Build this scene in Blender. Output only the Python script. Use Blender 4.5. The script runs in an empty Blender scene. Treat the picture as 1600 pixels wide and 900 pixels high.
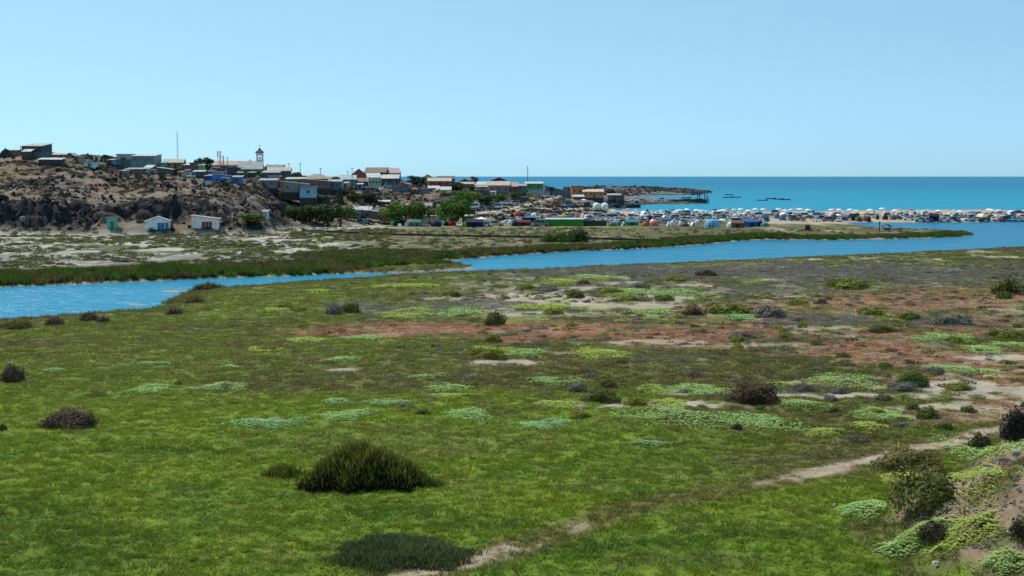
import bpy, bmesh, math, random
import numpy as np
from mathutils import Vector, Matrix

# ------------------------------------------------------------------ camera, sky, sun, exposure
scene = bpy.context.scene
FPX, HZ, CAMZ = 2200.0, 275.0, 18.0          # focal length in pixels of the 1600 x 900 photograph, horizon row, eye height
TH = math.atan((450.0 - HZ) / FPX)
cam_d = bpy.data.cameras.new('camera'); cam = bpy.data.objects.new('camera', cam_d)
scene.collection.objects.link(cam); scene.camera = cam
cam_d.sensor_width = 36.0; cam_d.lens = 36.0 * FPX / 1600.0
cam_d.clip_start = 0.5; cam_d.clip_end = 90000.0
cam.location = (0, 0, CAMZ); cam.rotation_euler = (math.pi / 2 - TH, 0, 0)

SUN_AZ, SUN_EL = math.radians(-42), math.radians(54)     # azimuth from +Y towards +X
world = bpy.data.worlds.new('World'); scene.world = world; world.use_nodes = True
nt = world.node_tree; nt.nodes.clear()
sky = nt.nodes.new('ShaderNodeTexSky'); sky.sky_type = 'NISHITA'; sky.sun_disc = False
sky.sun_elevation = SUN_EL; sky.sun_rotation = SUN_AZ
sky.altitude = 0.0; sky.air_density = 0.2; sky.dust_density = 1.1; sky.ozone_density = 2.0
bg = nt.nodes.new('ShaderNodeBackground'); bg.inputs['Strength'].default_value = 0.1
gam = nt.nodes.new('ShaderNodeGamma'); gam.inputs['Gamma'].default_value = 0.42          # the camera's flat, washed sky curve
grade = nt.nodes.new('ShaderNodeMix'); grade.data_type = 'RGBA'; grade.blend_type = 'MULTIPLY'; grade.inputs[0].default_value = 1.0
grade.inputs[7].default_value = (2.72, 4.55, 5.2, 1)
wo = nt.nodes.new('ShaderNodeOutputWorld')
nt.links.new(sky.outputs['Color'], gam.inputs['Color']); nt.links.new(gam.outputs[0], grade.inputs[6]); nt.links.new(grade.outputs[2], bg.inputs['Color']); nt.links.new(bg.outputs[0], wo.inputs['Surface'])

sun_d = bpy.data.lights.new('sun', 'SUN'); sun = bpy.data.objects.new('sun', sun_d); scene.collection.objects.link(sun)
sun_d.energy = 4.0; sun_d.angle = math.radians(0.53); sun_d.color = (1.0, 0.95, 0.87)
sdir = Vector((math.sin(SUN_AZ) * math.cos(SUN_EL), math.cos(SUN_AZ) * math.cos(SUN_EL), math.sin(SUN_EL)))
sun.rotation_euler = sdir.to_track_quat('Z', 'Y').to_euler(); sun.location = (0, 0, 200)
vs = scene.view_settings
vs.view_transform = 'Standard'; vs.look = 'None'; vs.exposure = 0.0; vs.gamma = 1.0; vs.use_curve_mapping = False
scene.cycles.max_bounces = 5; scene.cycles.diffuse_bounces = 2; scene.cycles.glossy_bounces = 2
scene.cycles.transmission_bounces = 2; scene.cycles.transparent_max_bounces = 4
scene.cycles.caustics_reflective = False; scene.cycles.caustics_refractive = False

rng = np.random.default_rng(7); random.seed(7)
C = scene.collection.objects

# ------------------------------------------------------------------ projection helpers (ground points of photograph pixels)
CT, ST = math.cos(TH), math.sin(TH)
def ray(px, py):
    u = (px - 800.0) / FPX; v = (450.0 - py) / FPX
    return u, CT + v * ST, -ST + v * CT
def at_z(px, py, z=0.0):
    dx, dy, dz = ray(px, py); t = (z - CAMZ) / min(dz, -1e-5); return dx * t, dy * t
def at_y(px, py, Y):
    dx, dy, dz = ray(px, py); t = Y / dy; return dx * t, Y, CAMZ + dz * t
def proj(x, y, z):
    d = y * CT - (z - CAMZ) * ST; up = y * ST + (z - CAMZ) * CT
    return 800.0 + FPX * x / d, 450.0 - FPX * up / d

# ------------------------------------------------------------------ noise
def _hash(ix, iy, s):
    n = (ix.astype(np.int64) * 374761393 + iy.astype(np.int64) * 668265263 + s * 974711) & 0x7fffffff
    n = ((n ^ (n >> 13)) * 1274126177) & 0x7fffffff
    return ((n ^ (n >> 16)) & 0xffff) / 65535.0
def vnoise(x, y, s=0):
    x = np.asarray(x, float); y = np.asarray(y, float)
    ix = np.floor(x); iy = np.floor(y); fx = x - ix; fy = y - iy
    fx = fx * fx * (3 - 2 * fx); fy = fy * fy * (3 - 2 * fy)
    a = _hash(ix, iy, s); b = _hash(ix + 1, iy, s); c = _hash(ix, iy + 1, s); d = _hash(ix + 1, iy + 1, s)
    return (a + (b - a) * fx) * (1 - fy) + (c + (d - c) * fx) * fy
def fbm(x, y, s=0, o=4):
    r = 0; a = 0.5; t = 0
    for k in range(o):
        r = r + a * vnoise(x, y, s + k * 17); t += a; a *= 0.5
        x = x * 2.03 + 7.1; y = y * 2.03 + 3.7
    return r / t
def sstep(a, b, x):
    t = np.clip((x - a) / (b - a), 0, 1); return t * t * (3 - 2 * t)

# ------------------------------------------------------------------ shorelines
LAGOON_PX = [(-700, 545), (-300, 520), (0, 506), (60, 502), (130, 494), (200, 491), (240, 484), (270, 467), (300, 457), (330, 454),
    (420, 449), (480, 443), (560, 438), (640, 432), (740, 428), (830, 425), (900, 421), (960, 418), (1060, 414), (1200, 408),
    (1300, 403), (1400, 399), (1500, 394), (1600, 388), (1800, 377), (2300, 362),
    (2300, 345), (1800, 345), (1600, 346), (1500, 347.5), (1400, 348), (1340, 347.5), (1310, 348), (1330, 350.5), (1350, 354),
    (1400, 360), (1450, 361.5), (1500, 363.5), (1522, 367), (1500, 370.5), (1400, 373.5), (1280, 375.5), (1200, 374.5), (1150, 377),
    (1080, 384), (1000, 389), (900, 393), (800, 399), (740, 404), (650, 409.5), (600, 409), (640, 411.5), (700, 415), (740, 418),
    (735, 421), (640, 426), (540, 428), (450, 432), (340, 435), (250, 439), (170, 442), (100, 445), (0, 449), (-300, 456), (-700, 470)]
SEA_PX = [(3200, 333), (1800, 332), (1600, 332.5), (1500, 331.5), (1400, 332), (1300, 333), (1200, 334), (1100, 334.5), (1040, 334),
    (1000, 333.5), (960, 333), (940, 330.5), (955, 326.5), (985, 323.5), (1000, 320.8), (1030, 319), (1060, 319), (1104, 318),
    (1105, 314.6), (1060, 312), (1020, 309.5), (985, 308), (985, 305.8), (1050, 305), (1090, 304.5), (1105, 302.5), (1112, 300.5),
    (1080, 297.5), (1030, 296.5), (960, 296), (900, 298), (820, 299), (700, 300), (0, 301), (-2000, 301), (-4000, 277), (5000, 277)]
LAGOON = np.array([at_z(*p) for p in LAGOON_PX]); SEA = np.array([at_z(*p) for p in SEA_PX])
def signed(poly, x, y):                      # distance to the polygon's edge, negative inside
    d2 = np.full(x.shape, 1e18); ins = np.zeros(x.shape, bool)
    n = len(poly)
    for i in range(n):
        x0, y0 = poly[i]; x1, y1 = poly[(i + 1) % n]
        ex, ey = x1 - x0, y1 - y0; L = ex * ex + ey * ey + 1e-12
        t = np.clip(((x - x0) * ex + (y - y0) * ey) / L, 0, 1)
        d2 = np.minimum(d2, (x - x0 - t * ex) ** 2 + (y - y0 - t * ey) ** 2)
        if y0 != y1:
            c = ((y0 > y) != (y1 > y)) & (x < (x1 - x0) * (y - y0) / (y1 - y0) + x0)
            ins ^= c
    d = np.sqrt(d2); return np.where(ins, -d, d)

# ------------------------------------------------------------------ terrain grid (rows by distance, columns by bearing)
def rows():
    r = list(np.arange(24, 56, 1.0)); y = 56.0
    while y < 3200:
        r.append(y)
        if y < 110: y += 0.3
        elif y < 180: y += 0.55
        elif y < 380: y += 1.1
        elif y < 560: y += 0.95
        elif y < 780: y += 1.7
        elif y < 1500: y += 6
        else: y += 40
    return np.array(r)
YR = rows(); QC = np.arange(-420.0, 2024.0, 4.0)
Q, YY = np.meshgrid(QC, YR); XX = (Q - 800.0) / FPX * YY

HILL = {  # bearing: (distance, photograph row) stations from the foot over the ridge
 -420: [(388, 365), (394, 350), (402, 305), (440, 262), (480, 236), (520, 232), (700, 262), (1000, 330)],
  0: [(388, 364), (393, 352), (401, 313), (435, 282), (470, 250), (500, 244), (680, 262), (1000, 330)],
 100: [(386, 363), (392, 350), (401, 316), (440, 277), (475, 247), (505, 243), (680, 262), (1000, 330)],
 160: [(388, 361), (394, 350), (404, 322), (440, 285), (475, 255), (515, 247), (680, 264), (1000, 330)],
 200: [(390, 358), (397, 347), (408, 318), (440, 295), (468, 275), (505, 262), (545, 252), (690, 268), (1000, 330)],
 260: [(392, 356), (400, 347), (409, 312), (440, 296), (465, 276), (500, 271), (555, 255), (700, 272), (1000, 330)],
 320: [(396, 354), (404, 344), (414, 312), (440, 296), (462, 283), (500, 274), (570, 259), (710, 276), (1000, 330)],
 400: [(402, 352), (412, 340), (430, 312), (455, 296), (480, 287), (530, 277), (590, 264), (720, 280), (1000, 330)],
 460: [(440, 348), (462, 340), (480, 320), (500, 302), (525, 293), (570, 284), (610, 275), (760, 288), (1050, 330)],
 540: [(462, 346), (485, 335), (505, 312), (530, 300), (560, 292), (600, 287), (640, 280), (780, 292), (1080, 330)],
 620: [(475, 345), (500, 332), (530, 314), (550, 303), (572, 292), (610, 287), (650, 284), (790, 296), (1080, 330)],
 700: [(490, 342), (530, 326), (552, 310), (575, 300), (610, 295), (660, 291), (800, 300), (1080, 330)],
 780: [(500, 340), (545, 328), (580, 316), (605, 305), (640, 300), (690, 297), (820, 306), (1080, 325)],
 840: [(500, 340), (555, 328), (610, 316), (660, 305), (710, 299), (760, 299), (880, 309), (1080, 320)],
 890: [(520, 337), (590, 327), (650, 318), (700, 311), (760, 307), (830, 308), (950, 313), (1100, 316)],
 940: [(560, 333), (640, 325), (690, 321), (740, 317), (800, 312), (900, 312), (1100, 313), (1300, 305)],
 990: [(720, 328), (800, 320), (850, 318), (900, 317), (1000, 316), (1300, 310), (1400, 305)],
}
def hill_height():
    keys = sorted(HILL); cols = []
    for k in keys:
        st = HILL[k]; ys = [p[0] for p in st]; zs = [at_y(k, p[1], p[0])[2] for p in st]
        z = np.interp(YR, [ys[0] - 14] + ys, [-4.0] + zs); z[YR > ys[-1]] = -4.0
        cols.append(z)
    cols = np.array(cols)
    out = np.empty_like(Q)
    idx = np.interp(QC, keys, np.arange(len(keys))); i0 = np.clip(idx.astype(int), 0, len(keys) - 2); f = idx - i0
    f = f * f * (3 - 2 * f) * 0.6 + f * 0.4
    for j in range(len(QC)):
        out[:, j] = cols[i0[j]] * (1 - f[j]) + cols[i0[j] + 1] * f[j] if QC[j] <= keys[-1] else -4.0
    return out
sdl = signed(LAGOON, XX, YY); sds = signed(SEA, XX, YY)
sds = np.where(YY < 480, 999, sds)
rough = (fbm(XX / 4, YY / 4, 3) - 0.5)
sdl = sdl + rough * np.clip(YY / 200, 0.5, 2.0)
near = sdl * 0 + (YY < np.interp(Q, [-420, 0, 240, 600, 1000, 1600, 2024], [180, 185, 200, 270, 300, 350, 390]))
zl = np.where(sdl > 0, 0.55 * (1 - np.exp(-sdl / 1.2)) + np.where(near > 0, 0.35, 1.15) * (1 - np.exp(-sdl / 22)), -1.6 * (1 - np.exp(sdl / 5)))
zs = np.where(sds > 0, 2.2 * (1 - np.exp(-sds / 14)), -4.0 * (1 - np.exp(sds / 25)))
Z = np.minimum(np.where(sds < 998, np.minimum(zs, np.maximum(zl, -1)), zl), zl)
Z = np.where(sds < 0, np.minimum(Z, zs), Z)
Z = Z + np.where((sdl > 3) & (sds > 3), (fbm(XX / 9, YY / 9, 11) - 0.5) * 0.5 + (fbm(XX / 1.6, YY / 1.6, 12, 3) - 0.5) * np.where(YY < 380, 0.22, 0.3), 0)
hh = hill_height()
hmask = sstep(0.0, 2.5, hh - np.maximum(Z, 0))
steep = np.zeros_like(hh); steep[1:-1] = (hh[2:] - hh[:-2]) / (YY[2:] - YY[:-2])
ridged = 1 - np.abs(2 * fbm(XX / 11, YY / 9 + hh / 5, 21, 5) - 1)
ridged2 = 1 - np.abs(2 * fbm(XX / 2.6, YY / 6 + hh / 7, 31, 4) - 1)
cliff = sstep(0.3, 0.62, steep)
broken = sstep(0.5, 0.6, fbm(XX / 20, YY / 14, 41, 4))
hh = hh + hmask * ((ridged - 0.75) * (1.2 + 4.5 * cliff) + (ridged2 - 0.72) * (0.6 + 3.6 * cliff + 1.8 * broken)) * sstep(2, 6, hh)
hh = np.maximum(hh, np.where((YY > 900) & (sds > 0) & (Q > 880), 6.0 * (1 - np.exp(-sds / 60)) * (0.5 + fbm(XX / 40, YY / 60, 57, 4)) * sstep(1150, 1320, YY), -9))
hh = np.where(sds < 12, np.minimum(hh, np.maximum(sds, -8) * 0.8), hh)
Z = np.maximum(Z, hh)
# shoals that just break the lagoon's surface
for (cx, cy, rx, ry) in [(215, 476, 26, 2.6), (275, 455, 34, 2.4), (300, 459, 24, 2.0), (640, 411, 40, 1.4), (690, 406.5, 50, 1.0)]:
    pxg, pyg = proj(XX, YY, 0 * XX)
    d = np.hypot((pxg - cx) / rx, (pyg - cy) / ry) + (fbm(XX / 3, YY / 3, 5) - 0.5) * 0.9
    Z = np.where((sdl < 0.5), np.maximum(Z, 0.05 - 0.12 * d * d), Z)
# the stony bank that climbs towards the camera's own hill at the right
BANK_PX = [(1700, 655), (1610, 660), (1560, 684), (1490, 735), (1420, 775), (1345, 808), (1365, 840), (1420, 880), (1480, 930), (1500, 1100), (2400, 1100), (2400, 655)]
BANK = np.array([at_z(p[0], p[1], 0.9) for p in BANK_PX])
sdb = np.where(YY < 130, -signed(BANK, XX, YY), -99)
bn = np.clip(sdb, 0, None)
Z = Z + 0.50 * np.maximum(bn - 0.3 + 0.25 * (fbm(XX / 2, YY / 2, 51) - 0.5), 0) + sstep(0, 2, bn) * ((fbm(XX / 2.2, YY / 2.2, 52) - 0.5) * 1.2 + (fbm(XX / 0.7, YY / 0.7, 53) - 0.5) * 0.45)
PX, PY = proj(XX, YY, Z)

def ground_z(x, y):
    q = 800 + FPX * x / y
    i = np.interp(y, YR, np.arange(len(YR))); j = np.interp(q, QC, np.arange(len(QC)))
    i0 = np.minimum(np.int64(i), len(YR) - 2); j0 = np.minimum(np.int64(j), len(QC) - 2); fi = i - i0; fj = j - j0
    return (Z[i0, j0] * (1 - fi) + Z[i0 + 1, j0] * fi) * (1 - fj) + (Z[i0, j0 + 1] * (1 - fi) + Z[i0 + 1, j0 + 1] * fi) * fj
def sample(A, x, y):
    q = 800 + FPX * x / y
    i = np.clip(np.rint(np.interp(y, YR, np.arange(len(YR)))).astype(int), 0, len(YR) - 1)
    j = np.clip(np.rint(np.interp(q, QC, np.arange(len(QC)))).astype(int), 0, len(QC) - 1)
    return A[i, j]
_ys = np.concatenate([np.arange(40, 200, 0.25), np.arange(200, 900, 0.5), np.arange(900, 2500, 4)])
def G(px, py, Y=None):
    """the point of the terrain that the photograph shows at this pixel"""
    dx, dy, dz = ray(px, py)
    if Y is None:
        xs = dx / dy * _ys; zr = CAMZ + dz / dy * _ys; h = ground_z(xs, _ys)
        k = np.argmax(h >= zr); Y = _ys[k] if h[k] >= zr[k] else 620.0
    x = dx / dy * Y
    return float(x), float(Y), float(ground_z(x, Y))
def mpp(Y): return Y / FPX          # metres per photograph pixel at that distance

# ------------------------------------------------------------------ materials
def new_mat(name):
    m = bpy.data.materials.new(name); m.use_nodes = True; t = m.node_tree; t.nodes.clear()
    out = t.nodes.new('ShaderNodeOutputMaterial'); b = t.nodes.new('ShaderNodeBsdfPrincipled')
    t.links.new(b.outputs[0], out.inputs['Surface']); return m, t, b, out
def N(t, typ, **kw):
    n = t.nodes.new(typ)
    for k, v in kw.items(): setattr(n, k, v)
    return n
def noise(t, scale, detail=4, rough=0.6, vec=None, w=None):
    n = N(t, 'ShaderNodeTexNoise'); n.inputs['Scale'].default_value = scale; n.inputs['Detail'].default_value = detail
    n.inputs['Roughness'].default_value = rough
    if vec is not None: t.links.new(vec, n.inputs['Vector'])
    return n
def mathn(t, op, a, b=None, clamp=False):
    n = N(t, 'ShaderNodeMath', operation=op, use_clamp=clamp)
    for i, v in enumerate((a, b)):
        if v is None: continue
        if isinstance(v, (int, float)): n.inputs[i].default_value = v
        else: t.links.new(v, n.inputs[i])
    return n.outputs[0]
def ramp(t, fac, a, b, lo=0.0, hi=1.0):
    n = N(t, 'ShaderNodeMapRange'); t.links.new(fac, n.inputs['Value'])
    n.inputs['From Min'].default_value = lo; n.inputs['From Max'].default_value = hi
    n.inputs['To Min'].default_value = a; n.inputs['To Max'].default_value = b; return n.outputs[0]
def mixc(t, fac, a, b, blend='MIX'):
    n = N(t, 'ShaderNodeMix', data_type='RGBA', blend_type=blend)
    for s, v in ((0, fac), (6, a), (7, b)):
        if isinstance(v, (int, float)): n.inputs[s].default_value = v
        elif isinstance(v, tuple): n.inputs[s].default_value = (*v, 1)
        else: t.links.new(v, n.inputs[s])
    return n.outputs[2]
def valmul(t, col, f):                       # colour times a value
    n = N(t, 'ShaderNodeVectorMath', operation='SCALE'); t.links.new(col, n.inputs[0])
    if isinstance(f, (int, float)): n.inputs['Scale'].default_value = f
    else: t.links.new(f, n.inputs['Scale'])
    return n.outputs[0]
def bump(t, b, h, dist, strength=1.0):
    n = N(t, 'ShaderNodeBump'); n.inputs['Strength'].default_value = strength; n.inputs['Distance'].default_value = dist
    t.links.new(h, n.inputs['Height']); t.links.new(n.outputs[0], b.inputs['Normal'])

M = {}
def objmat(name, rough=0.7, var=0.12, scale=1.5, metallic=0.0, coat=0.0, streak=False, spec=0.3, ridges=0.0):
    m, t, b, out = new_mat(name); oi = N(t, 'ShaderNodeObjectInfo'); tc = N(t, 'ShaderNodeTexCoord')
    n = noise(t, scale, 5, 0.65, tc.outputs['Object'])
    col = valmul(t, oi.outputs['Color'], ramp(t, n.outputs['Fac'], 1 - var * 2.2, 1 + var * 2.2, 0.25, 0.75))
    if streak:
        mp = N(t, 'ShaderNodeMapping'); t.links.new(tc.outputs['Object'], mp.inputs['Vector']); mp.inputs['Scale'].default_value = (2.5, 2.5, 0.25)
        n2 = noise(t, 1.3, 4, 0.7, mp.outputs[0])
        col = mixc(t, ramp(t, n2.outputs['Fac'], 0, 0.55, 0.52, 0.75), col, (0.20, 0.15, 0.11))
    if ridges:
        w = N(t, 'ShaderNodeTexWave', wave_type='BANDS', bands_direction='X'); w.inputs['Scale'].default_value = ridges
        t.links.new(tc.outputs['Object'], w.inputs['Vector']); bump(t, b, w.outputs['Fac'], 0.05)
    t.links.new(col, b.inputs['Base Color']); b.inputs['Roughness'].default_value = rough; b.inputs['Metallic'].default_value = metallic
    b.inputs['Coat Weight'].default_value = coat; b.inputs['Specular IOR Level'].default_value = spec
    M[name] = m
objmat('paint', 0.75, 0.13, 0.9, streak=True)
objmat('roof_sheet', 0.6, 0.16, 0.8, streak=False, ridges=3.0)
objmat('car_paint', 0.35, 0.03, 2.0, coat=0.5, spec=0.5)
objmat('fabric', 0.85, 0.08, 2.0, spec=0.15)
objmat('wood', 0.85, 0.2, 3.0)
objmat('metal', 0.5, 0.08, 3.0, metallic=0.0)
objmat('stone', 0.9, 0.22, 1.2, spec=0.2)
objmat('skin_cloth', 0.85, 0.05, 6.0, spec=0.15)
m, t, b, out = new_mat('glass'); b.inputs['Base Color'].default_value = (0.025, 0.03, 0.035, 1); b.inputs['Roughness'].default_value = 0.12; M['glass'] = m
m, t, b, out = new_mat('rubber'); b.inputs['Base Color'].default_value = (0.02, 0.02, 0.02, 1); b.inputs['Roughness'].default_value = 0.9; M['rubber'] = m

def leafmat(name, src, trans=0.35, var=0.45, dry=False):
    """foliage: colour from the object, or from the scatter point it grows on"""
    m, t, b, out = new_mat(name)
    if src == 'object': col = N(t, 'ShaderNodeObjectInfo').outputs['Color']
    else: col = N(t, 'ShaderNodeAttribute', attribute_type='INSTANCER', attribute_name='tint').outputs['Color']
    g = N(t, 'ShaderNodeNewGeometry')
    col = valmul(t, col, ramp(t, g.outputs['Random Per Island'], 1 - var, 1 + var))
    if dry:
        pn = noise(t, 0.9, 3, 0.6, g.outputs['Position']); col = mixc(t, ramp(t, pn.outputs['Fac'], 0, 0.5, 0.48, 0.70), col, (0.34, 0.40, 0.07))
        wn = N(t, 'ShaderNodeTexWhiteNoise', noise_dimensions='1D'); t.links.new(g.outputs['Random Per Island'], wn.inputs['W']); col = mixc(t, mathn(t, 'GREATER_THAN', wn.outputs['Value'], 0.93), col, (0.20, 0.16, 0.07))
    t.links.new(col, b.inputs['Base Color']); b.inputs['Roughness'].default_value = 0.75; b.inputs['Specular IOR Level'].default_value = 0.12
    tr = N(t, 'ShaderNodeBsdfTranslucent'); t.links.new(col, tr.inputs['Color'])
    mx = N(t, 'ShaderNodeMixShader'); mx.inputs[0].default_value = trans
    t.links.new(b.outputs[0], mx.inputs[1]); t.links.new(tr.outputs[0], mx.inputs[2]); t.links.new(mx.outputs[0], out.inputs['Surface'])
    M[name] = m
leafmat('leaf', 'object', 0.25); leafmat('tuft', 'instancer', 0.42, 0.22); leafmat('mat_leaf', 'object', 0.15, 0.3, True)
m, t, b, out = new_mat('rock_scatter')
a = N(t, 'ShaderNodeAttribute', attribute_type='INSTANCER', attribute_name='tint'); tc = N(t, 'ShaderNodeTexCoord')
n = noise(t, 2.0, 5, 0.7, tc.outputs['Object'])
t.links.new(valmul(t, a.outputs['Color'], ramp(t, n.outputs['Fac'], 0.6, 1.4, 0.3, 0.7)), b.inputs['Base Color'])
b.inputs['Roughness'].default_value = 0.9; b.inputs['Specular IOR Level'].default_value = 0.2; M['rock_scatter'] = m

# ------------------------------------------------------------------ what grows where: ground colour (albedo) and cover height
def cl(*c): return np.array(c, float)
SAND, WSAND = cl(.40, .33, .25), cl(.43, .39, .34)
RED, GREY, OLIVE = cl(.325, .158, .095), cl(.18, .165, .140), cl(.170, .180, .044)
MEADOW, GREEN, DGREEN, YELLOW = cl(.170, .225, .023), cl(.126, .200, .022), cl(.082, .142, .020), cl(.195, .222, .027)
BROWN, TAN, ROCK = cl(.150, .125, .055), cl(.20, .135, .078), cl(.034, .031, .032)  # dark rock, its albedo lowered further to paint in the cliff shade
REED, REEDB = cl(.075, .125, .024), cl(.145, .115, .045)
col = np.empty(Z.shape + (3,)); col[:] = MEADOW
cover = np.full(Z.shape, 0.22)               # vegetation height there
n1 = fbm(XX / 7, YY / 9, 101, 5); n2 = fbm(XX / 2.2, YY / 2.8, 102, 4); n3 = fbm(XX / 18, YY / 26, 103, 4); n4 = fbm(XX / 0.7, YY / 0.9, 104, 3)
wrp = (n1 - 0.5) * 2.0 + (n2 - 0.5) * 1.6 + (n4 - 0.5) * 1.0 * sstep(200, 90, YY)
def lay(c, w, h=None):
    global col, cover
    w = np.clip(w, 0, 1); col = col * (1 - w[..., None]) + c * w[..., None]
    if h is not None: cover = cover * (1 - w) + h * w
def ell(cx, cy, rx, ry, s=1.0, soft=0.3):
    d = np.hypot((PX - cx) / rx, (PY - cy) / ry) + wrp * 0.75
    return s * sstep(1 + soft, 1 - soft, d)
# meadow
lay(GREEN, sstep(0.47, 0.60, n1) * sstep(600, 760, PY) * 0.8)
lay(DGREEN, sstep(0.50, 0.64, n3 * 0.6 + n2 * 0.4) * sstep(690, 850, PY) * 0.6)
lay(YELLOW, sstep(0.50, 0.68, 1 - n2) * 0.35 * sstep(560, 680, PY))
lay(OLIVE, sstep(650, 560, PY) * (0.75 + 0.5 * (n1 - 0.5)), 0.28)
lay(BROWN, sstep(0.50, 0.62, n2 * 0.5 + n3 * 0.5) * sstep(720, 560, PY) * 0.55)
lay(BROWN * 0.9, sstep(0.60, 0.70, n2) * 0.28)
lay(OLIVE * 0.72, sstep(900, 1250, PX) * sstep(800, 640, PY) * 0.85)
for e in [(1000, 590, 330, 26), (860, 560, 200, 18), (560, 600, 240, 16), (1190, 650, 190, 20), (1350, 700, 90, 22), (1240, 720, 160, 12)]: lay(BROWN * cl(.95, 1.0, .9), ell(*e, 0.7))
for e in [(1180, 740, 300, 14), (930, 760, 60, 10), (640, 690, 260, 24)]: lay(OLIVE, ell(*e, 0.6))
for e in [(260, 705, 100, 5), (40, 800, 90, 20), (120, 840, 140, 16), (620, 800, 90, 12), (760, 820, 120, 8), (900, 860, 130, 14), (60, 880, 200, 22), (1180, 830, 110, 12), (1010, 850, 130, 10)]: lay(DGREEN, ell(*e, 0.6, soft=0.6), 0.28)
# drier ground towards the lagoon
dry = np.clip(sstep(560, 900, PX + (PY - 480) * 1.0) * sstep(585, 500, PY + (PX < 1000) * 20), 0, 1)
lay(GREY * cl(1, .97, .75), dry * sstep(0.38, 0.58, n1) * 0.9, 0.28)
lay(SAND * 0.98, dry * sstep(0.56, 0.64, fbm(XX / 6, YY / 13, 120, 4)) * 0.85, 0.05)
lay(WSAND, dry * sstep(0.50, 0.60, fbm(XX / 3.2, YY / 7, 168, 4)) * sstep(600, 720, PX) * sstep(1120, 1000, PX) * sstep(505, 490, PY) * sstep(424, 434, PY) * 0.85, 0.05)
lay(cl(.25, .29, .055), dry * sstep(0.57, 0.63, fbm(XX / 3.6, YY / 6, 170, 4)) * sstep(520, 505, PY) * 0.85, 0.2)
lay(cl(.11, .125, .035), dry * sstep(0.60, 0.66, fbm(XX / 3, YY / 5, 172, 4)) * 0.8, 0.3)
for e in [(820, 512, 260, 9), (1000, 522, 330, 11), (600, 520, 130, 6), (1060, 540, 120, 6, .6), (1390, 552, 170, 14), (1300, 480, 240, 12, .7), (1500, 465, 190, 18, .7),
          (1080, 482, 130, 7, .6), (1560, 500, 120, 14, .8), (1530, 590, 130, 16, .8), (1380, 600, 130, 9, .75), (1440, 565, 150, 10), (1570, 640, 70, 16, .8), (1480, 655, 60, 8, .5), (1320, 540, 110, 6), (1190, 500, 150, 6, .6), (1600, 560, 130, 12, .6), (1480, 520, 200, 9, .6)]:
    lay(SAND * cl(.85, .72, .6), ell(*e) * 0.6, 0.1)
    lay(RED * (0.75 + 0.5 * n1[..., None]), ell(*e) * (0.22 + 0.70 * sstep(0.40, 0.58, fbm(XX / 3.5, YY / 5, 161, 4))), 0.16)
lay(SAND * cl(1, .93, .85), ell(1540, 600, 160, 42, 0.7) * sstep(0.5, 0.62, n2), 0.05)
for e in [(1000, 632, 150, 7), (1080, 614, 60, 4), (1330, 618, 130, 5), (1500, 612, 110, 7), (1380, 606, 60, 4), (780, 567, 75, 4), (700, 466, 60, 4, .8), (800, 462, 90, 4, .8), (900, 478, 90, 7, .8), (1010, 478, 80, 5, .8), (1000, 535, 110, 4, .7), (1150, 538, 90, 4, .6),
          (1500, 600, 60, 5), (1560, 560, 50, 5), (1440, 636, 70, 4), (1530, 634, 70, 5), (930, 450, 90, 3.5, .8), (830, 470, 120, 10, .45), (1240, 405.5, 50, 1.6), (1400, 405, 60, 1.5), (1460, 407, 45, 1.5), (1580, 402, 40, 1.6), (535, 578, 30, 3), (900, 552, 60, 3, .6), (960, 492, 200, 5, .5), (1230, 600, 40, 4)]: lay(SAND * (0.8 + 0.4 * n2[..., None]), ell(*e, soft=0.22) * sstep(0.30, 0.44, fbm(XX / 2.6, YY / 4.2, 163, 4)), 0.03)
for e in [(1250, 425, 420, 12, .9), (1000, 422, 200, 6, .6), (640, 487, 75, 8), (560, 478, 60, 6, .7), (1280, 500, 80, 8, .8), (1500, 502, 70, 7, .8), (1150, 455, 160, 8, .5), (1250, 610, 60, 6, .6), (1400, 440, 200, 8, .6), (740, 478, 80, 7, .7), (1040, 560, 110, 5, .4)]: lay(GREY, ell(*e), 0.3)
lay(BROWN * cl(.9, 1, .9), np.where(near > 0, sstep(7, 1.5, sdl) * 0.85, 0), 0.55)
lay(GREEN * 0.9, np.where((near > 0), sstep(4, 0.5, sdl) * sstep(400, 100, PX) * 0.6, 0), 0.5)
# the foot track
TRACK = [(560, 930, .9), (640, 898, .95), (700, 884, .95), (760, 868, .9), (840, 843, .6), (960, 806, .5), (1100, 775, .5), (1200, 757, .68), (1260, 744, .9), (1340, 722, 1), (1430, 700, 1), (1500, 686, 1), (1560, 672, 1), (1640, 650, .9), (1750, 625, .8)]
tw = np.array([(*at_z(p[0], p[1], 0.85), p[2]) for p in TRACK])
td = np.full(Z.shape, 1e9); ts = np.zeros(Z.shape)
sel = YY < 150
for i in range(len(tw) - 1):
    (x0, y0, s0), (x1, y1, s1) = tw[i], tw[i + 1]; ex, ey = x1 - x0, y1 - y0
    tt = np.clip(((XX - x0) * ex + (YY - y0) * ey) / (ex * ex + ey * ey), 0, 1); d = np.hypot(XX - x0 - tt * ex, YY - y0 - tt * ey)
    ts = np.where(d < td, s0 + (s1 - s0) * tt, ts); td = np.minimum(td, d)
td = td + (n2 - 0.5) * 1.2
lay(BROWN * cl(1.1, 1, .9), np.where(sel, sstep(2.0, 0.8, td) * 0.65, 0), 0.2)
lay(SAND * cl(1.02, .97, .9), np.where(sel, sstep(1.15, 0.45, td) * sstep(1.02 - ts, 1.30 - ts, 0.02 + n4 * 0.75 + (n2 - .5) * .5), 0), 0.085)
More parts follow.
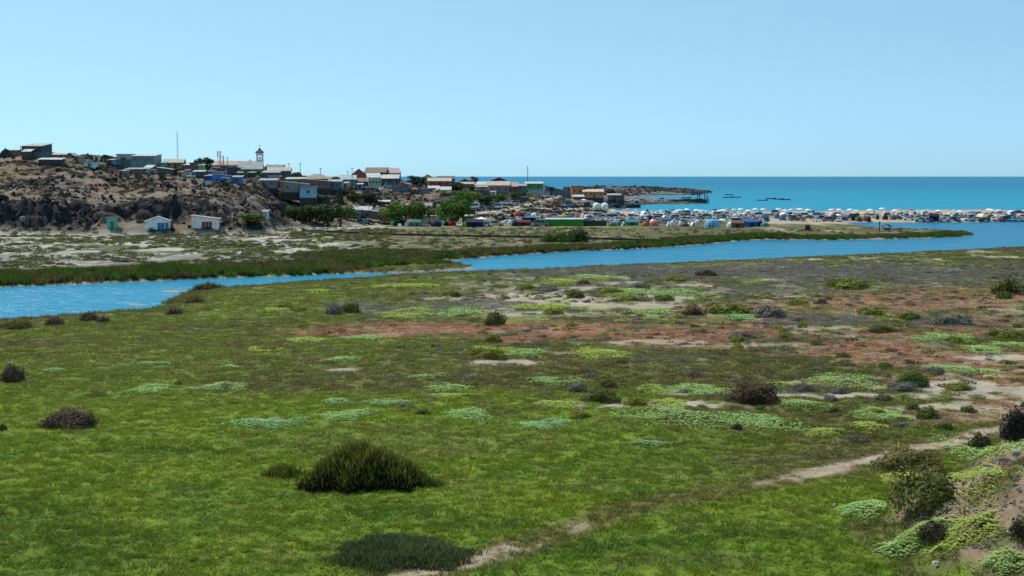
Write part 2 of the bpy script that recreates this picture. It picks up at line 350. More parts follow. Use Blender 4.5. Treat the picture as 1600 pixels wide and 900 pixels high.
# stony bank
lay(cl(.27, .19, .12), np.where(sdb > 0, sstep(0.8, 2.2, sdb + (n2 - .5) * 2.5), 0), 0.04)
lay(BROWN * cl(.9, 1.1, .8), np.where(sdb > -1, sstep(0.52, 0.60, fbm(XX / 2.5, YY / 2.5, 130)) * 0.8, 0), 0.25)
# far shore
far = (near < 0.5) & (hmask < 0.6)
pxf, pyf = PX, PY
field = np.where(far, 1.0, 0.0)
lay(cl(.120, .112, .055), field, 0.18)
lay(GREEN * cl(1.1, .9, 1.2), field * sstep(0.46, 0.6, n3) * sstep(365, 352, PY) * 0.7, 0.2)
flat = field * sstep(620, 480, PX + wrp * 120) * sstep(419, 408, PY + (PX - 300) * 0.02)
lay(WSAND, flat * sstep(0.42, 0.58, fbm(XX / 4, YY / 8, 140, 4)), 0.04)
lay(GREY * 1.0, flat * sstep(392, 402, PY) * sstep(0.35, 0.55, n1) * 0.8, 0.2)
lay(WSAND * cl(1.04, 1.0, .95), field * sstep(700, 520, PX) * np.exp(-((PY - np.interp(PX, [0, 150, 300, 420, 560], [372, 366, 362, 360, 354])) / 3.5) ** 2), 0.02)
lay(WSAND, field * sstep(580, 500, PX) * np.exp(-((PY - np.interp(PX, [350, 430, 480, 560, 640], [378, 370, 378, 384, 388])) / 2.2) ** 2) * sstep(340, 420, PX), 0.02)
lay(SAND * cl(.9, .85, .75), field * sstep(0.55, 0.65, n2) * sstep(480, 600, PX) * sstep(1080, 980, PX) * 0.55)
lay(cl(.11, .075, .045), field * sstep(0.52, 0.62, n1) * sstep(900, 1050, PX) * 0.6)
lay(SAND * cl(1.02, 1.0, 1.0), field * sstep(351, 348.5, PY + (PX < 1190) * 5 + (PX < 1040) * 2.0 + wrp * 2 - (PX < 850) * 1.5), 0.0)
lay(SAND * cl(1.05, 1.0, .98), field * sstep(0.55, 0.6, fbm(XX / 9, YY / 24, 145, 3)) * sstep(1150, 1250, PX) * sstep(366, 358, PY) * 0.8, 0.02)
reed = np.where(far & (sdl > 0), np.maximum(sstep(22, 16, sdl + wrp * 5) * sstep(700, 600, PX), sstep(10, 6, sdl + wrp * 3) * sstep(560, 640, PX) * sstep(1540, 1500, PX)) * sstep(349, 353, PY), 0)
reed = np.where((PY < 362) & (PX > 1230), reed * 0.25, reed)
lay(REED, reed, 1.3)
lay(REEDB, reed * sstep(0.46, 0.56, n1) * 0.85, 1.1)
lay(SAND * 0.9, np.where((sdl < 0.8) & (Z < 0.25), 1.0, 0.0), 0.0)
lay(SAND, np.where((sds < 16) & (sds > -3) & (YY > 480) & (YY < 760) & (PX > 925), 1.0, 0.0), 0.0)
# hill
hz = hmask
gx = np.gradient(Z, axis=0) / np.gradient(YY, axis=0)
lay(cl(.225, .178, .135), hz, 0.1)
lay(TAN * 0.9, hz * sstep(0.48, 0.60, fbm(XX / 13, YY / 15, 150, 4)) * 0.7, 0.12)
lay(cl(.092, .080, .068), hz * sstep(0.50, 0.60, fbm(XX / 8, YY / 8, 152, 5)) * 0.7, 0.15)
lay(TAN * cl(1.15, 1.0, .8), hz * sstep(0.56, 0.66, n2) * 0.6, 0.12)
lay(ROCK, hz * np.maximum(sstep(0.35, 0.75, gx), 0.8 * broken * sstep(0.50, 0.58, n2)), 0.0)
lay(ROCK * cl(.9, .95, 1.0), hz * cliff * 0.85, 0.0)
lay(WSAND * cl(.9, .85, .75), hz * sstep(0.1, 0.02, np.abs(gx)) * sstep(680, 760, PX) * 0.7, 0.0)
for pts, wd in (([(690, 341), (740, 335), (790, 327.5), (830, 318), (868, 308), (885, 303)], 1.6), ([(800, 329), (830, 325), (870, 327), (910, 326), (945, 324)], 1.0), ([(845, 303), (853, 309), (862, 313)], 1.4)):
    yy = np.interp(PX, [p[0] for p in pts], [p[1] for p in pts]); inr = (PX > pts[0][0]) & (PX < pts[-1][0])
    lay(WSAND, np.where(inr & (YY > 460) & (YY < 800), np.exp(-((PY - yy) / wd) ** 4), 0), 0.0)
lay(cl(.20, .175, .15), np.where((YY > 760) & (sds > 0), 1.0, 0), 0.0)
lay(ROCK * 1.3, np.where((YY > 760) & (sds > 0), sstep(0.45, 0.6, n1) * 0.8 + sstep(9, 3, sds), 0), 0.0)
col = col * (0.92 + 0.16 * n4[..., None])
cover = np.maximum(cover, 0)

def grid_mesh(name):
    nr, nc = Z.shape
    me = bpy.data.meshes.new(name); v = np.stack([XX, YY, Z], -1).reshape(-1, 3).astype(np.float32)
    i = np.arange(nr - 1)[:, None] * nc + np.arange(nc - 1)[None]; f = np.stack([i, i + 1, i + nc + 1, i + nc], -1).reshape(-1, 4)
    keep = (Z[:-1, :-1] > -3.0) | (Z[1:, 1:] > -3.0); f = f[keep.ravel()]
    me.vertices.add(len(v)); me.vertices.foreach_set('co', v.ravel())
    me.loops.add(f.size); me.loops.foreach_set('vertex_index', f.ravel().astype(np.int32))
    me.polygons.add(len(f)); me.polygons.foreach_set('loop_start', np.arange(0, f.size, 4, dtype=np.int32)); me.polygons.foreach_set('loop_total', np.full(len(f), 4, np.int32))
    me.polygons.foreach_set('use_smooth', np.ones(len(f), bool))
    a = me.attributes.new('land', 'FLOAT_COLOR', 'POINT'); c4 = np.concatenate([col.reshape(-1, 3), np.ones((len(v), 1))], 1).astype(np.float32)
    a.data.foreach_set('color', c4.ravel()); me.update(); return me
m, t, b, out = new_mat('land')
a = N(t, 'ShaderNodeAttribute', attribute_name='land'); g = N(t, 'ShaderNodeNewGeometry')
n1n = noise(t, 3.0, 6, 0.7, g.outputs['Position']); n2n = noise(t, 0.35, 5, 0.65, g.outputs['Position'])
f = mathn(t, 'MULTIPLY', ramp(t, n1n.outputs['Fac'], 0.72, 1.28, 0.3, 0.7), ramp(t, n2n.outputs['Fac'], 0.75, 1.25, 0.3, 0.7))
t.links.new(valmul(t, a.outputs['Color'], f), b.inputs['Base Color']); b.inputs['Roughness'].default_value = 0.95; b.inputs['Specular IOR Level'].default_value = 0.1
bump(t, b, n1n.outputs['Fac'], 0.25, 0.8); M['land'] = m

def tag(o, label=None, cat=None, group=None, kind=None):
    if label: o['label'] = label
    if cat: o['category'] = cat
    if group: o['group'] = group
    if kind: o['kind'] = kind
    return o
def link(name, me, mat=None, parent=None, color=None):
    o = bpy.data.objects.new(name, me); C.link(o)
    if mat and not me.materials: me.materials.append(M[mat])
    if parent: o.parent = parent
    if color is not None: o.color = (*color, 1.0)
    return o
ground = tag(link('ground', grid_mesh('ground'), 'land'), 'marsh, sand flats and dry rocky hillside around the lagoon', None, None, 'structure')

# ------------------------------------------------------------------ water
def watermat(name, shallow, deep, y0, y1, rip, spec):
    m, t, b, out = new_mat(name); g = N(t, 'ShaderNodeNewGeometry'); sx = N(t, 'ShaderNodeSeparateXYZ'); t.links.new(g.outputs['Position'], sx.inputs[0])
    mp = N(t, 'ShaderNodeMapping'); t.links.new(g.outputs['Position'], mp.inputs['Vector']); mp.inputs['Scale'].default_value = (0.004, 0.02, 1)
    n = noise(t, 1.0, 5, 0.6, mp.outputs[0])
    f = ramp(t, sx.outputs['Y'], 0, 1, y0, y1); f = mathn(t, 'ADD', f, ramp(t, n.outputs['Fac'], -0.25, 0.25, 0.3, 0.7), True)
    t.links.new(mixc(t, f, shallow, deep), b.inputs['Base Color'])
    b.inputs['Roughness'].default_value = 0.28; b.inputs['IOR'].default_value = 1.33; b.inputs['Specular IOR Level'].default_value = spec
    mp2 = N(t, 'ShaderNodeMapping'); t.links.new(g.outputs['Position'], mp2.inputs['Vector']); mp2.inputs['Scale'].default_value = (0.35, 1.0, 1)
    r = noise(t, rip, 3, 0.55, mp2.outputs[0]); r2 = noise(t, rip * 0.16, 3, 0.6, mp2.outputs[0])
    hgt_ = mathn(t, 'ADD', mathn(t, 'MULTIPLY', r.outputs['Fac'], 0.6 / rip), mathn(t, 'MULTIPLY', r2.outputs['Fac'], 1.5 / rip)); bump(t, b, hgt_, 1.0, 1.0); M[name] = m
watermat('lagoon_water', (0.004, 0.235, 0.385), (0.004, 0.15, 0.275), 150, 420, 0.9, 0.13)
watermat('sea_water', (0.004, 0.25, 0.37), (0.002, 0.15, 0.28), 640, 2600, 0.35, 0.022)
def sheet(name, xs, ys, mat, label):
    vv = [(x, y, 0.0) for y in ys for x in xs]; nx = len(xs)
    ff = [(j * nx + i, j * nx + i + 1, (j + 1) * nx + i + 1, (j + 1) * nx + i) for j in range(len(ys) - 1) for i in range(nx - 1)]
    me = bpy.data.meshes.new(name); me.from_pydata(vv, [], ff); return tag(link(name, me, mat), label, None, None, 'structure')
sheet('lagoon_water', [-700, 0, 700], [60, 300, 615], 'lagoon_water', 'rippled blue lagoon channel between the marsh and the village')
sheet('sea_water', [-60000, -3000, 0, 3000, 60000], [615, 1500, 6000, 45000], 'sea_water', 'turquoise to blue open sea reaching the horizon')

# ------------------------------------------------------------------ scatter of ground vegetation (stuff)
protos = bpy.data.collections.new('prototypes')
def proto_mesh(name, v, f, mat):
    me = bpy.data.meshes.new(name); me.from_pydata(v, [], f); me.materials.append(M[mat]); return me
def blade_tuft(seed, n, rad, h, w, lean, segs=2):
    r = random.Random(seed); V = []; Fc = []
    for k in range(n):
        a = r.uniform(0, 6.283); d = rad * math.sqrt(r.random()); bx, by = d * math.cos(a), d * math.sin(a)
        la = a + r.uniform(-0.9, 0.9); ln = lean * r.uniform(0.3, 1.2); hh_ = h * r.uniform(0.55, 1.1) * (1 - 0.35 * (d / rad) ** 2); ww = w * r.uniform(0.6, 1.3)
        fa = r.uniform(0, 6.283); wx, wy = math.cos(fa) * ww / 2, math.sin(fa) * ww / 2
        i = len(V)
        for s in range(segs):
            q = s / segs; ox, oy = bx + math.cos(la) * ln * q * q, by + math.sin(la) * ln * q * q; k2 = 1 - 0.35 * q
            V += [(ox - wx * k2, oy - wy * k2, hh_ * q), (ox + wx * k2, oy + wy * k2, hh_ * q)]
        V.append((bx + math.cos(la) * ln, by + math.sin(la) * ln, hh_))
        for s in range(segs - 1): Fc.append((i + 2 * s, i + 2 * s + 1, i + 2 * s + 3, i + 2 * s + 2))
        Fc.append((i + 2 * segs - 2, i + 2 * segs - 1, i + 2 * segs))
    return V, Fc
def leaf_dome(seed, n, rx, ry, h, s, low=0.0, flat=0.5):
    """leaf cards spread through the outer part of a dome"""
    r = random.Random(seed); V = []; Fc = []
    for k in range(n):
        a = r.uniform(0, 6.283); e = math.asin(r.uniform(low, 1)); q = 0.62 + 0.42 * r.random() ** 0.6
        q *= 0.86 + 0.2 * math.sin(a * 3 + seed) * math.cos(e * 4 + seed * 2)
        c = Vector((math.cos(a) * math.cos(e) * rx * q, math.sin(a) * math.cos(e) * ry * q, math.sin(e) * h * q))
        nrm = Vector((math.cos(a) * math.cos(e), math.sin(a) * math.cos(e), math.sin(e) + 0.2)) + Vector((r.gauss(0, flat), r.gauss(0, flat), r.gauss(0, flat)))
        nrm.normalize(); u = nrm.orthogonal().normalized(); u.rotate(Matrix.Rotation(r.uniform(0, 6.283), 3, nrm)); w = nrm.cross(u)
        l = s * r.uniform(0.6, 1.4); wd = l * r.uniform(0.35, 0.6); i = len(V)
        V += [tuple(c - u * l), tuple(c + w * wd), tuple(c + u * l), tuple(c - w * wd)]; Fc.append((i, i + 1, i + 2, i + 3))
    return V, Fc
def rock_mesh(seed):
    bm = bmesh.new(); bmesh.ops.create_icosphere(bm, subdivisions=2, radius=1.0); r = random.Random(seed)
    pl = [(Vector((r.gauss(0, 1), r.gauss(0, 1), r.gauss(0, 1))).normalized(), r.uniform(0.3, 0.8)) for k in range(11)]
    for v in bm.verts:
        for n_, d in pl:
            s = v.co.dot(n_) - d
            if s > 0: v.co -= n_ * s
        v.co *= r.uniform(0.94, 1.06)
    bm.verts.index_update(); V = [tuple(v.co) for v in bm.verts]; Fc = [tuple(x.index for x in f.verts) for f in bm.faces]; bm.free(); return V, Fc
def scatter(name, label, protos_list, P, tint, scl, mat, rotx=None):
    n = len(P); me = bpy.data.meshes.new(name); me.vertices.add(n); me.vertices.foreach_set('co', P.astype(np.float32).ravel())
    a = me.attributes.new('tint', 'FLOAT_COLOR', 'POINT'); a.data.foreach_set('color', np.concatenate([tint, np.ones((n, 1))], 1).astype(np.float32).ravel())
    a = me.attributes.new('scl', 'FLOAT_VECTOR', 'POINT'); a.data.foreach_set('vector', scl.astype(np.float32).ravel())
    rot = np.zeros((n, 3)); rot[:, 2] = rng.uniform(0, 6.283, n)
    if rotx is not None: rot[:, :2] = rng.normal(0, rotx, (n, 2))
    a = me.attributes.new('rot', 'FLOAT_VECTOR', 'POINT'); a.data.foreach_set('vector', rot.astype(np.float32).ravel())
    a = me.attributes.new('kid', 'INT', 'POINT'); a.data.foreach_set('value', rng.integers(0, len(protos_list), n).astype(np.int32))
    o = tag(link(name, me), label, None, None, 'stuff')
    cc = bpy.data.collections.new(name + '_sources')
    for i, (V, Fc) in enumerate(protos_list):
        po = bpy.data.objects.new('%s_source_%02d' % (name, i), proto_mesh(name, V, Fc, mat)); cc.objects.link(po)
    ng = bpy.data.node_groups.new(name, 'GeometryNodeTree'); ng.interface.new_socket('Geometry', in_out='INPUT', socket_type='NodeSocketGeometry'); ng.interface.new_socket('Geometry', in_out='OUTPUT', socket_type='NodeSocketGeometry')
    gi = ng.nodes.new('NodeGroupInput'); go = ng.nodes.new('NodeGroupOutput'); ip = ng.nodes.new('GeometryNodeInstanceOnPoints'); ci = ng.nodes.new('GeometryNodeCollectionInfo')
    ci.inputs['Collection'].default_value = cc; ci.inputs['Separate Children'].default_value = True; ci.inputs['Reset Children'].default_value = True
    def at(nm, ty):
        x = ng.nodes.new('GeometryNodeInputNamedAttribute'); x.data_type = ty; x.inputs['Name'].default_value = nm; return x.outputs['Attribute']
    e2r = ng.nodes.new('FunctionNodeEulerToRotation'); ng.links.new(at('rot', 'FLOAT_VECTOR'), e2r.inputs[0])
    ip.inputs['Pick Instance'].default_value = True
    L = ng.links.new
    L(gi.outputs[0], ip.inputs['Points']); L(ci.outputs[0], ip.inputs['Instance']); L(at('kid', 'INT'), ip.inputs['Instance Index']); L(at('scl', 'FLOAT_VECTOR'), ip.inputs['Scale']); L(e2r.outputs[0], ip.inputs['Rotation']); L(ip.outputs[0], go.inputs[0])
    md = o.modifiers.new('scatter', 'NODES'); md.node_group = ng; return o
def spread(y0, y1, dens, qlo=-60, qhi=1660):
    """random ground points between two distances, evenly per square metre"""
    area = (qhi - qlo) / FPX * (y1 * y1 - y0 * y0) / 2; n = int(area * dens)
    y = np.sqrt(rng.uniform(y0 * y0, y1 * y1, n)); x = (rng.uniform(qlo, qhi, n) - 800) / FPX * y
    return x, y
def tints(x, y, var=0.11, gain=1.0):
    c = np.stack([sample(col[..., k], x, y) for k in range(3)], -1); n = len(x)
    return np.clip(c * gain * (1 + rng.normal(0, var, (n, 1))) * (1 + rng.normal(0, 0.08, (n, 3))), 0.004, 0.9)
grasses = [blade_tuft(s, 16, 0.5, 1.0, 0.10, 0.5) for s in range(5)]
pts = []; tn = []; sc = []
for (y0, y1, dens, w) in [(54, 85, 9, .46), (85, 120, 6, .58), (120, 170, 3.4, .8), (170, 260, 1.6, 1.15), (260, 380, 1.0, 1.5)]:
    x, y = spread(y0, y1, dens); cv = sample(cover, x, y); ok = (sample(near, x, y) > 0.5) & (cv * rng.uniform(0.6, 1.4, len(x)) > 0.10) & (sample(sdl, x, y) > 0.15)
    x, y, cv = x[ok], y[ok], cv[ok]; n = len(x); pts.append(np.stack([x, y, ground_z(x, y) - 0.02], -1)); tn.append(tints(x, y))
    s = w * rng.uniform(0.7, 1.3, n); sc.append(np.stack([s, s, cv * rng.uniform(0.55, 1.25, n) * (1 + 0.9 * (vnoise(x / 1.1, y / 1.1, 9) - 0.5))], -1))
scatter('marsh_grass', 'short green and olive marsh grass covering the near shore', grasses, np.concatenate(pts), np.concatenate(tn), np.concatenate(sc), 'tuft')
# reeds along the far bank
reeds = [blade_tuft(s + 20, 26, 0.5, 1.0, 0.11, 0.35) for s in range(4)]
x, y = spread(190, 470, 2.4); rd = sample(reed, x, y); ok = rd > rng.uniform(0.1, 0.8, len(x)); x, y = x[ok], y[ok]; n = len(x)
s = rng.uniform(0.8, 1.5, n); hh_ = sample(cover, x, y) * rng.uniform(0.7, 1.25, n) * (0.6 + 0.8 * fbm(x / 6, y / 6, 77)) * np.where(x / y * FPX + 800 > 1230, 0.6, 1.0)
scatter('bank_reeds', 'dark green and brown reeds along the far lagoon bank', reeds, np.stack([x, y, ground_z(x, y) - 0.05], -1), tints(x, y, 0.3), np.stack([s, s, hh_], -1), 'tuft')
# low scrub on the sand flats, the field and the hillside
scrubs = [leaf_dome(s + 40, 90, 1.0, 1.0, 0.75, 0.17) for s in range(4)]
x, y = spread(255, 470, 0.40, -60, 1560); ok = (sample(near, x, y) < 0.5) & (sample(reed, x, y) < 0.1) & (sample(sdl, x, y) > 4) & (sample(hmask, x, y) < 0.3) & (sample(PY, x, y) > 357)
ok &= (fbm(x / 7, y / 10, 61) > 0.43) & ((x / y * FPX + 800 < 620) | (rng.random(len(x)) < 0.3)); x, y = x[ok], y[ok]; n = len(x)
base = np.where(rng.random((n, 1)) < 0.5, OLIVE * cl(.7, .72, .75), np.where(rng.random((n, 1)) < 0.6, GREY * 0.7, YELLOW * 0.8)); s = rng.uniform(0.3, 1.15, n) ** 1.3
scatter('sandflat_scrub', 'low olive and grey scrub dotted over the pale sand flats', scrubs, np.stack([x, y, ground_z(x, y) - 0.05], -1), base * (1 + rng.normal(0, .25, (n, 1))).clip(.3, 2), np.stack([s, s, s * 0.7], -1), 'tuft')
x, y = spread(380, 700, 0.6, -60, 960); ok = (sample(hmask, x, y) > 0.5) & (fbm(x / 8, y / 8, 152, 5) + rng.normal(0, .06, len(x)) > 0.49) & (sample(cliff, x, y) < 0.75) & (sample(col[..., 0], x, y) < 0.34)
x, y = x[ok], y[ok]; n = len(x); base = np.where(rng.random((n, 1)) < 0.6, cl(.034, .036, .024), cl(.065, .052, .036)); s = rng.uniform(0.25, 1.2, n)
scatter('hillside_scrub', 'dark dry scrub dotted over the tan hillside', scrubs, np.stack([x, y, ground_z(x, y) - 0.1], -1), base * (1 + rng.normal(0, .25, (n, 1))).clip(.3, 2), np.stack([s, s, s * 0.8], -1), 'tuft')
rocks = [rock_mesh(s) for s in range(7)]
x, y = spread(384, 620, 0.8, -60, 900); cf = sample(cliff, x, y); bk = sample(broken, x, y); ok = (sample(hmask, x, y) > 0.4) & ((cf > rng.uniform(0.2, 1.3, len(x))) | (bk * 0.22 > rng.random(len(x))) | (rng.random(len(x)) < .05))
x, y = x[ok], y[ok]; n = len(x); s = rng.uniform(0.35, 1.2, n) ** 1.8; cfk = sample(cliff, x, y); sc = np.stack([s * rng.uniform(.6, 1.2, n), s * rng.uniform(.6, 1.2, n), s * (rng.uniform(.5, 1.0, n) + cfk * rng.uniform(0, .7, n))], -1)
tn = np.tile(ROCK, (n, 1)) * rng.uniform(0.5, 1.8, (n, 1)); pale = rng.random(n) < 0.04; tn[pale] = cl(.28, .25, .22) * rng.uniform(.6, 1.2, (pale.sum(), 1))
scatter('hillside_rocks', 'dark broken rocks jutting from the hillside and cliff', rocks, np.stack([x, y, ground_z(x, y)], -1), tn, sc, 'rock_scatter', 0.8)

# ------------------------------------------------------------------ mesh builder
class MB:
    def __init__(s): s.v = []; s.f = []
    def add(s, v, f):
        i = len(s.v); s.v += [tuple(p) for p in v]; s.f += [tuple(k + i for k in q) for q in f]; return s
    def hexa(s, p): return s.add(p, [(3, 2, 1, 0), (4, 5, 6, 7), (0, 1, 5, 4), (1, 2, 6, 5), (2, 3, 7, 6), (3, 0, 4, 7)])
    def box(s, x0, x1, y0, y1, z0, z1):
        return s.hexa([(x0, y0, z0), (x1, y0, z0), (x1, y1, z0), (x0, y1, z0), (x0, y0, z1), (x1, y0, z1), (x1, y1, z1), (x0, y1, z1)])
    def prism(s, poly, y0, y1):                       # outline in x,z extruded along y (anticlockwise seen from -y)
        n = len(poly); v = [(x, y0, z) for x, z in poly] + [(x, y1, z) for x, z in poly]
        return s.add(v, [tuple(range(n)), tuple(range(2 * n - 1, n - 1, -1))] + [(i, i + n, (i + 1) % n + n, (i + 1) % n) for i in range(n)])
    def prism_x(s, poly, x0, x1):                     # outline in y,z extruded along x
        n = len(poly); v = [(x0, y, z) for y, z in poly] + [(x1, y, z) for y, z in poly]
        return s.add(v, [tuple(range(n - 1, -1, -1)), tuple(range(n, 2 * n))] + [(i, (i + 1) % n, (i + 1) % n + n, i + n) for i in range(n)])
    def cone(s, x, y, z0, z1, r0, r1, n=8):
        v = [(x + r0 * math.cos(6.2832 * i / n), y + r0 * math.sin(6.2832 * i / n), z0) for i in range(n)] + [(x + r1 * math.cos(6.2832 * i / n), y + r1 * math.sin(6.2832 * i / n), z1) for i in range(n)]
        return s.add(v, [tuple(range(n - 1, -1, -1)), tuple(range(n, 2 * n))] + [(i, (i + 1) % n, (i + 1) % n + n, i + n) for i in range(n)])
    def tube(s, p, q, r0, r1=None, n=6):
        p, q = Vector(p), Vector(q); d = (q - p).normalized(); u = d.orthogonal().normalized(); w = d.cross(u); r1 = r0 if r1 is None else r1
        v = [p + (u * math.cos(6.2832 * i / n) + w * math.sin(6.2832 * i / n)) * r0 for i in range(n)] + [q + (u * math.cos(6.2832 * i / n) + w * math.sin(6.2832 * i / n)) * r1 for i in range(n)]
        return s.add(v, [tuple(range(n - 1, -1, -1)), tuple(range(n, 2 * n))] + [(i, (i + 1) % n, (i + 1) % n + n, i + n) for i in range(n)])
    def mesh(s, name, mat, smooth=False):
        me = bpy.data.meshes.new(name); me.from_pydata(s.v, [], s.f); me.materials.append(M[mat])
        if smooth: me.polygons.foreach_set('use_smooth', np.ones(len(me.polygons), bool))
        return me
    def build(s, name, mat, parent=None, color=(.5, .5, .5), smooth=False): return link(name, s.mesh(name, mat, smooth), None, parent, color)
def root(name, loc, rz=0.0, label=None, cat=None, group=None):
    o = bpy.data.objects.new(name, None); C.link(o); o.location = loc; o.rotation_euler = (0, 0, rz); o.empty_display_size = 0.5
    return tag(o, label, cat, group)
def srgb(r, g, b): return tuple(((c / 255 + .055) / 1.055) ** 2.4 if c > 10 else c / 255 / 12.92 for c in (r, g, b))
def put(name, me, parent, color, loc=(0, 0, 0), scale=(1, 1, 1), rz=0.0):
    o = link(name, me, None, parent, color); o.location = loc; o.scale = scale; o.rotation_euler = (0, 0, rz); return o

# ------------------------------------------------------------------ houses
fr = MB(); fr.box(-.5, .5, -.06, .02, -.5, -.42).box(-.5, .5, -.06, .02, .42, .5).box(-.5, -.42, -.06, .02, -.42, .42).box(.42, .5, -.06, .02, -.42, .42)
WIN_ME = fr.mesh('window', 'paint'); PANE_ME = MB().box(-.42, .42, -.02, .02, -.42, .42).mesh('pane', 'glass')
DOOR_ME = MB().box(-.5, .5, -.05, .02, 0, 1).mesh('door', 'paint'); HANDLE_ME = MB().box(.30, .36, -.09, -.05, .46, .50).mesh('handle', 'metal')
def window(par, x, y, z, w, h, c=(.5, .5, .48)):
    o = put('window', WIN_ME, par, c, (x, y, z), (w, 1, h)); put('pane', PANE_ME, o, (0.1, 0.1, 0.1)); return o
def door(par, x, y, w, h, c):
    o = put('door', DOOR_ME, par, c, (x, y, 0), (w, 1, h)); put('handle', HANDLE_ME, o, (.3, .3, .3)); return o
WHITE, CREAM, ZINC, RUST, SLATE = srgb(205, 205, 200), srgb(200, 190, 165), srgb(170, 165, 160), srgb(120, 85, 70), srgb(85, 95, 110)
def roof_mesh(kind, W, D, hw, rise, ov=0.35, th=0.12):
    m = MB(); a, b = -W / 2 - ov, W / 2 + ov
    if kind == 'flat': m.box(a, b, -ov, D + ov, hw + .004, hw + .004 + max(th, rise))
    elif kind == 'shed': m.prism_x([(-ov, hw - ov * rise / D + .01), (D + ov, hw + rise * (1 + ov / D) + .01), (D + ov, hw + rise * (1 + ov / D) + th), (-ov, hw - ov * rise / D + th)], a, b)
    elif kind == 'shedback': m.prism_x([(-ov, hw + rise + .01), (D + ov, hw + .01), (D + ov, hw + th), (-ov, hw + rise + th)], a, b)
    elif kind == 'shedl': m.prism([(a, hw + .01), (b, hw + rise + .01), (b, hw + rise + th), (a, hw + th)], -ov, D + ov)
    elif kind == 'shedr': m.prism([(a, hw + rise + .01), (b, hw + .01), (b, hw + th), (a, hw + rise + th)], -ov, D + ov)
    elif kind == 'gable':
        s = rise / (D / 2); m.prism_x([(-ov, hw - ov * s + .01), (D / 2, hw + rise + .01), (D / 2, hw + rise + th), (-ov, hw - ov * s + th)], a, b)
        m.prism_x([(D / 2 + .002, hw + rise + .01), (D + ov, hw - ov * s + .01), (D + ov, hw - ov * s + th), (D / 2 + .002, hw + rise + th)], a, b)
    elif kind == 'gabley':
        s = rise / (W / 2); m.prism([(a, hw - ov * s + .01), (0, hw + rise + .01), (0, hw + rise + th), (a, hw - ov * s + th)], -ov, D + ov)
        m.prism([(.002, hw + rise + .01), (b, hw - ov * s + .01), (b, hw - ov * s + th), (.002, hw + rise + th)], -ov, D + ov)
    elif kind == 'hip':
        e = min(W, D) / 2; z0, z1 = hw + .01, hw + rise; r0, r1 = (-W / 2 + e, W / 2 - e) if W > D else (-.05, .05); y0, y1 = (D / 2 - .05, D / 2 + .05) if W > D else (e, D - e)
        m.add([(a, -ov, z0), (b, -ov, z0), (b, D + ov, z0), (a, D + ov, z0), (r0, y0, z1), (r1, y0, z1), (r1, y1, z1), (r0, y1, z1)], [(3, 2, 1, 0), (0, 1, 5, 4), (1, 2, 6, 5), (2, 3, 7, 6), (3, 0, 4, 7), (4, 5, 6, 7)])
    return m
def house(label, x0, x1, yt, ye, yb, kind, wall, roofc, Y=None, D=6.0, rot=0.0, win=None, dr=None, cat='house', name='house', wc=(.45, .43, .40), dc=(.10, .07, .05), found=3.0, group=None):
    cx = (x0 + x1) / 2
    if Y is None: Y = G(cx, yb)[1]
    p = at_y(cx, yb, Y); k = mpp(Y); W = (x1 - x0) * k; hw = max((yb - ye) * k, 0.4); rise = max((ye - yt) * k, 0.12)
    if abs(rot) > 0.05: W = max(1.5, (W - D * abs(math.sin(rot))) / math.cos(rot))
    r = root(name, p, rot, label, cat, group)
    m = MB()
    if kind == 'shed': m.prism_x([(0, -.3), (D, -.3), (D, hw + rise - .02), (0, hw - .02)], -W / 2, W / 2)
    elif kind == 'shedback': m.prism_x([(0, -.3), (D, -.3), (D, hw - .02), (0, hw + rise - .02)], -W / 2, W / 2)
    elif kind == 'shedl': m.prism([(-W / 2, -.3), (W / 2, -.3), (W / 2, hw + rise - .02), (-W / 2, hw - .02)], 0, D)
    elif kind == 'shedr': m.prism([(-W / 2, -.3), (W / 2, -.3), (W / 2, hw - .02), (-W / 2, hw + rise - .02)], 0, D)
    elif kind == 'gable': m.prism_x([(0, -.3), (D, -.3), (D, hw - .02), (D / 2, hw + rise - .03), (0, hw - .02)], -W / 2, W / 2)
    elif kind == 'gabley': m.prism([(-W / 2, -.3), (W / 2, -.3), (W / 2, hw - .02), (0, hw + rise - .03), (-W / 2, hw - .02)], 0, D)
    else: m.box(-W / 2, W / 2, 0, D, -.3, hw)
    m.build('wall', 'paint', r, tuple(min(.85, v * 1.3 + .01) for v in wall))  # wall colours lifted to paint in the pale haze over the village
    MB().box(-W / 2 - .12, W / 2 + .12, -.12, D + .12, -found, -.32).build('foundation', 'stone', r, srgb(78, 72, 68))
    roof_mesh(kind, W, D, hw, rise).build('roof', 'roof_sheet', r, roofc)
    if win is None: win = max(0, int(W / 3.2)) if hw > 1.9 else 0
    for i in range(win):
        fx = (i + 0.5) / win - 0.5
        if dr is not None and abs(fx - dr) < 0.13: continue
        window(r, fx * W, -.003, hw * 0.56, min(1.2, W / win * .5), min(1.2, hw * 0.42), wc)
    if dr is not None: door(r, dr * W, -.003, 0.95, min(2.05, hw * 0.85), dc)
    return r
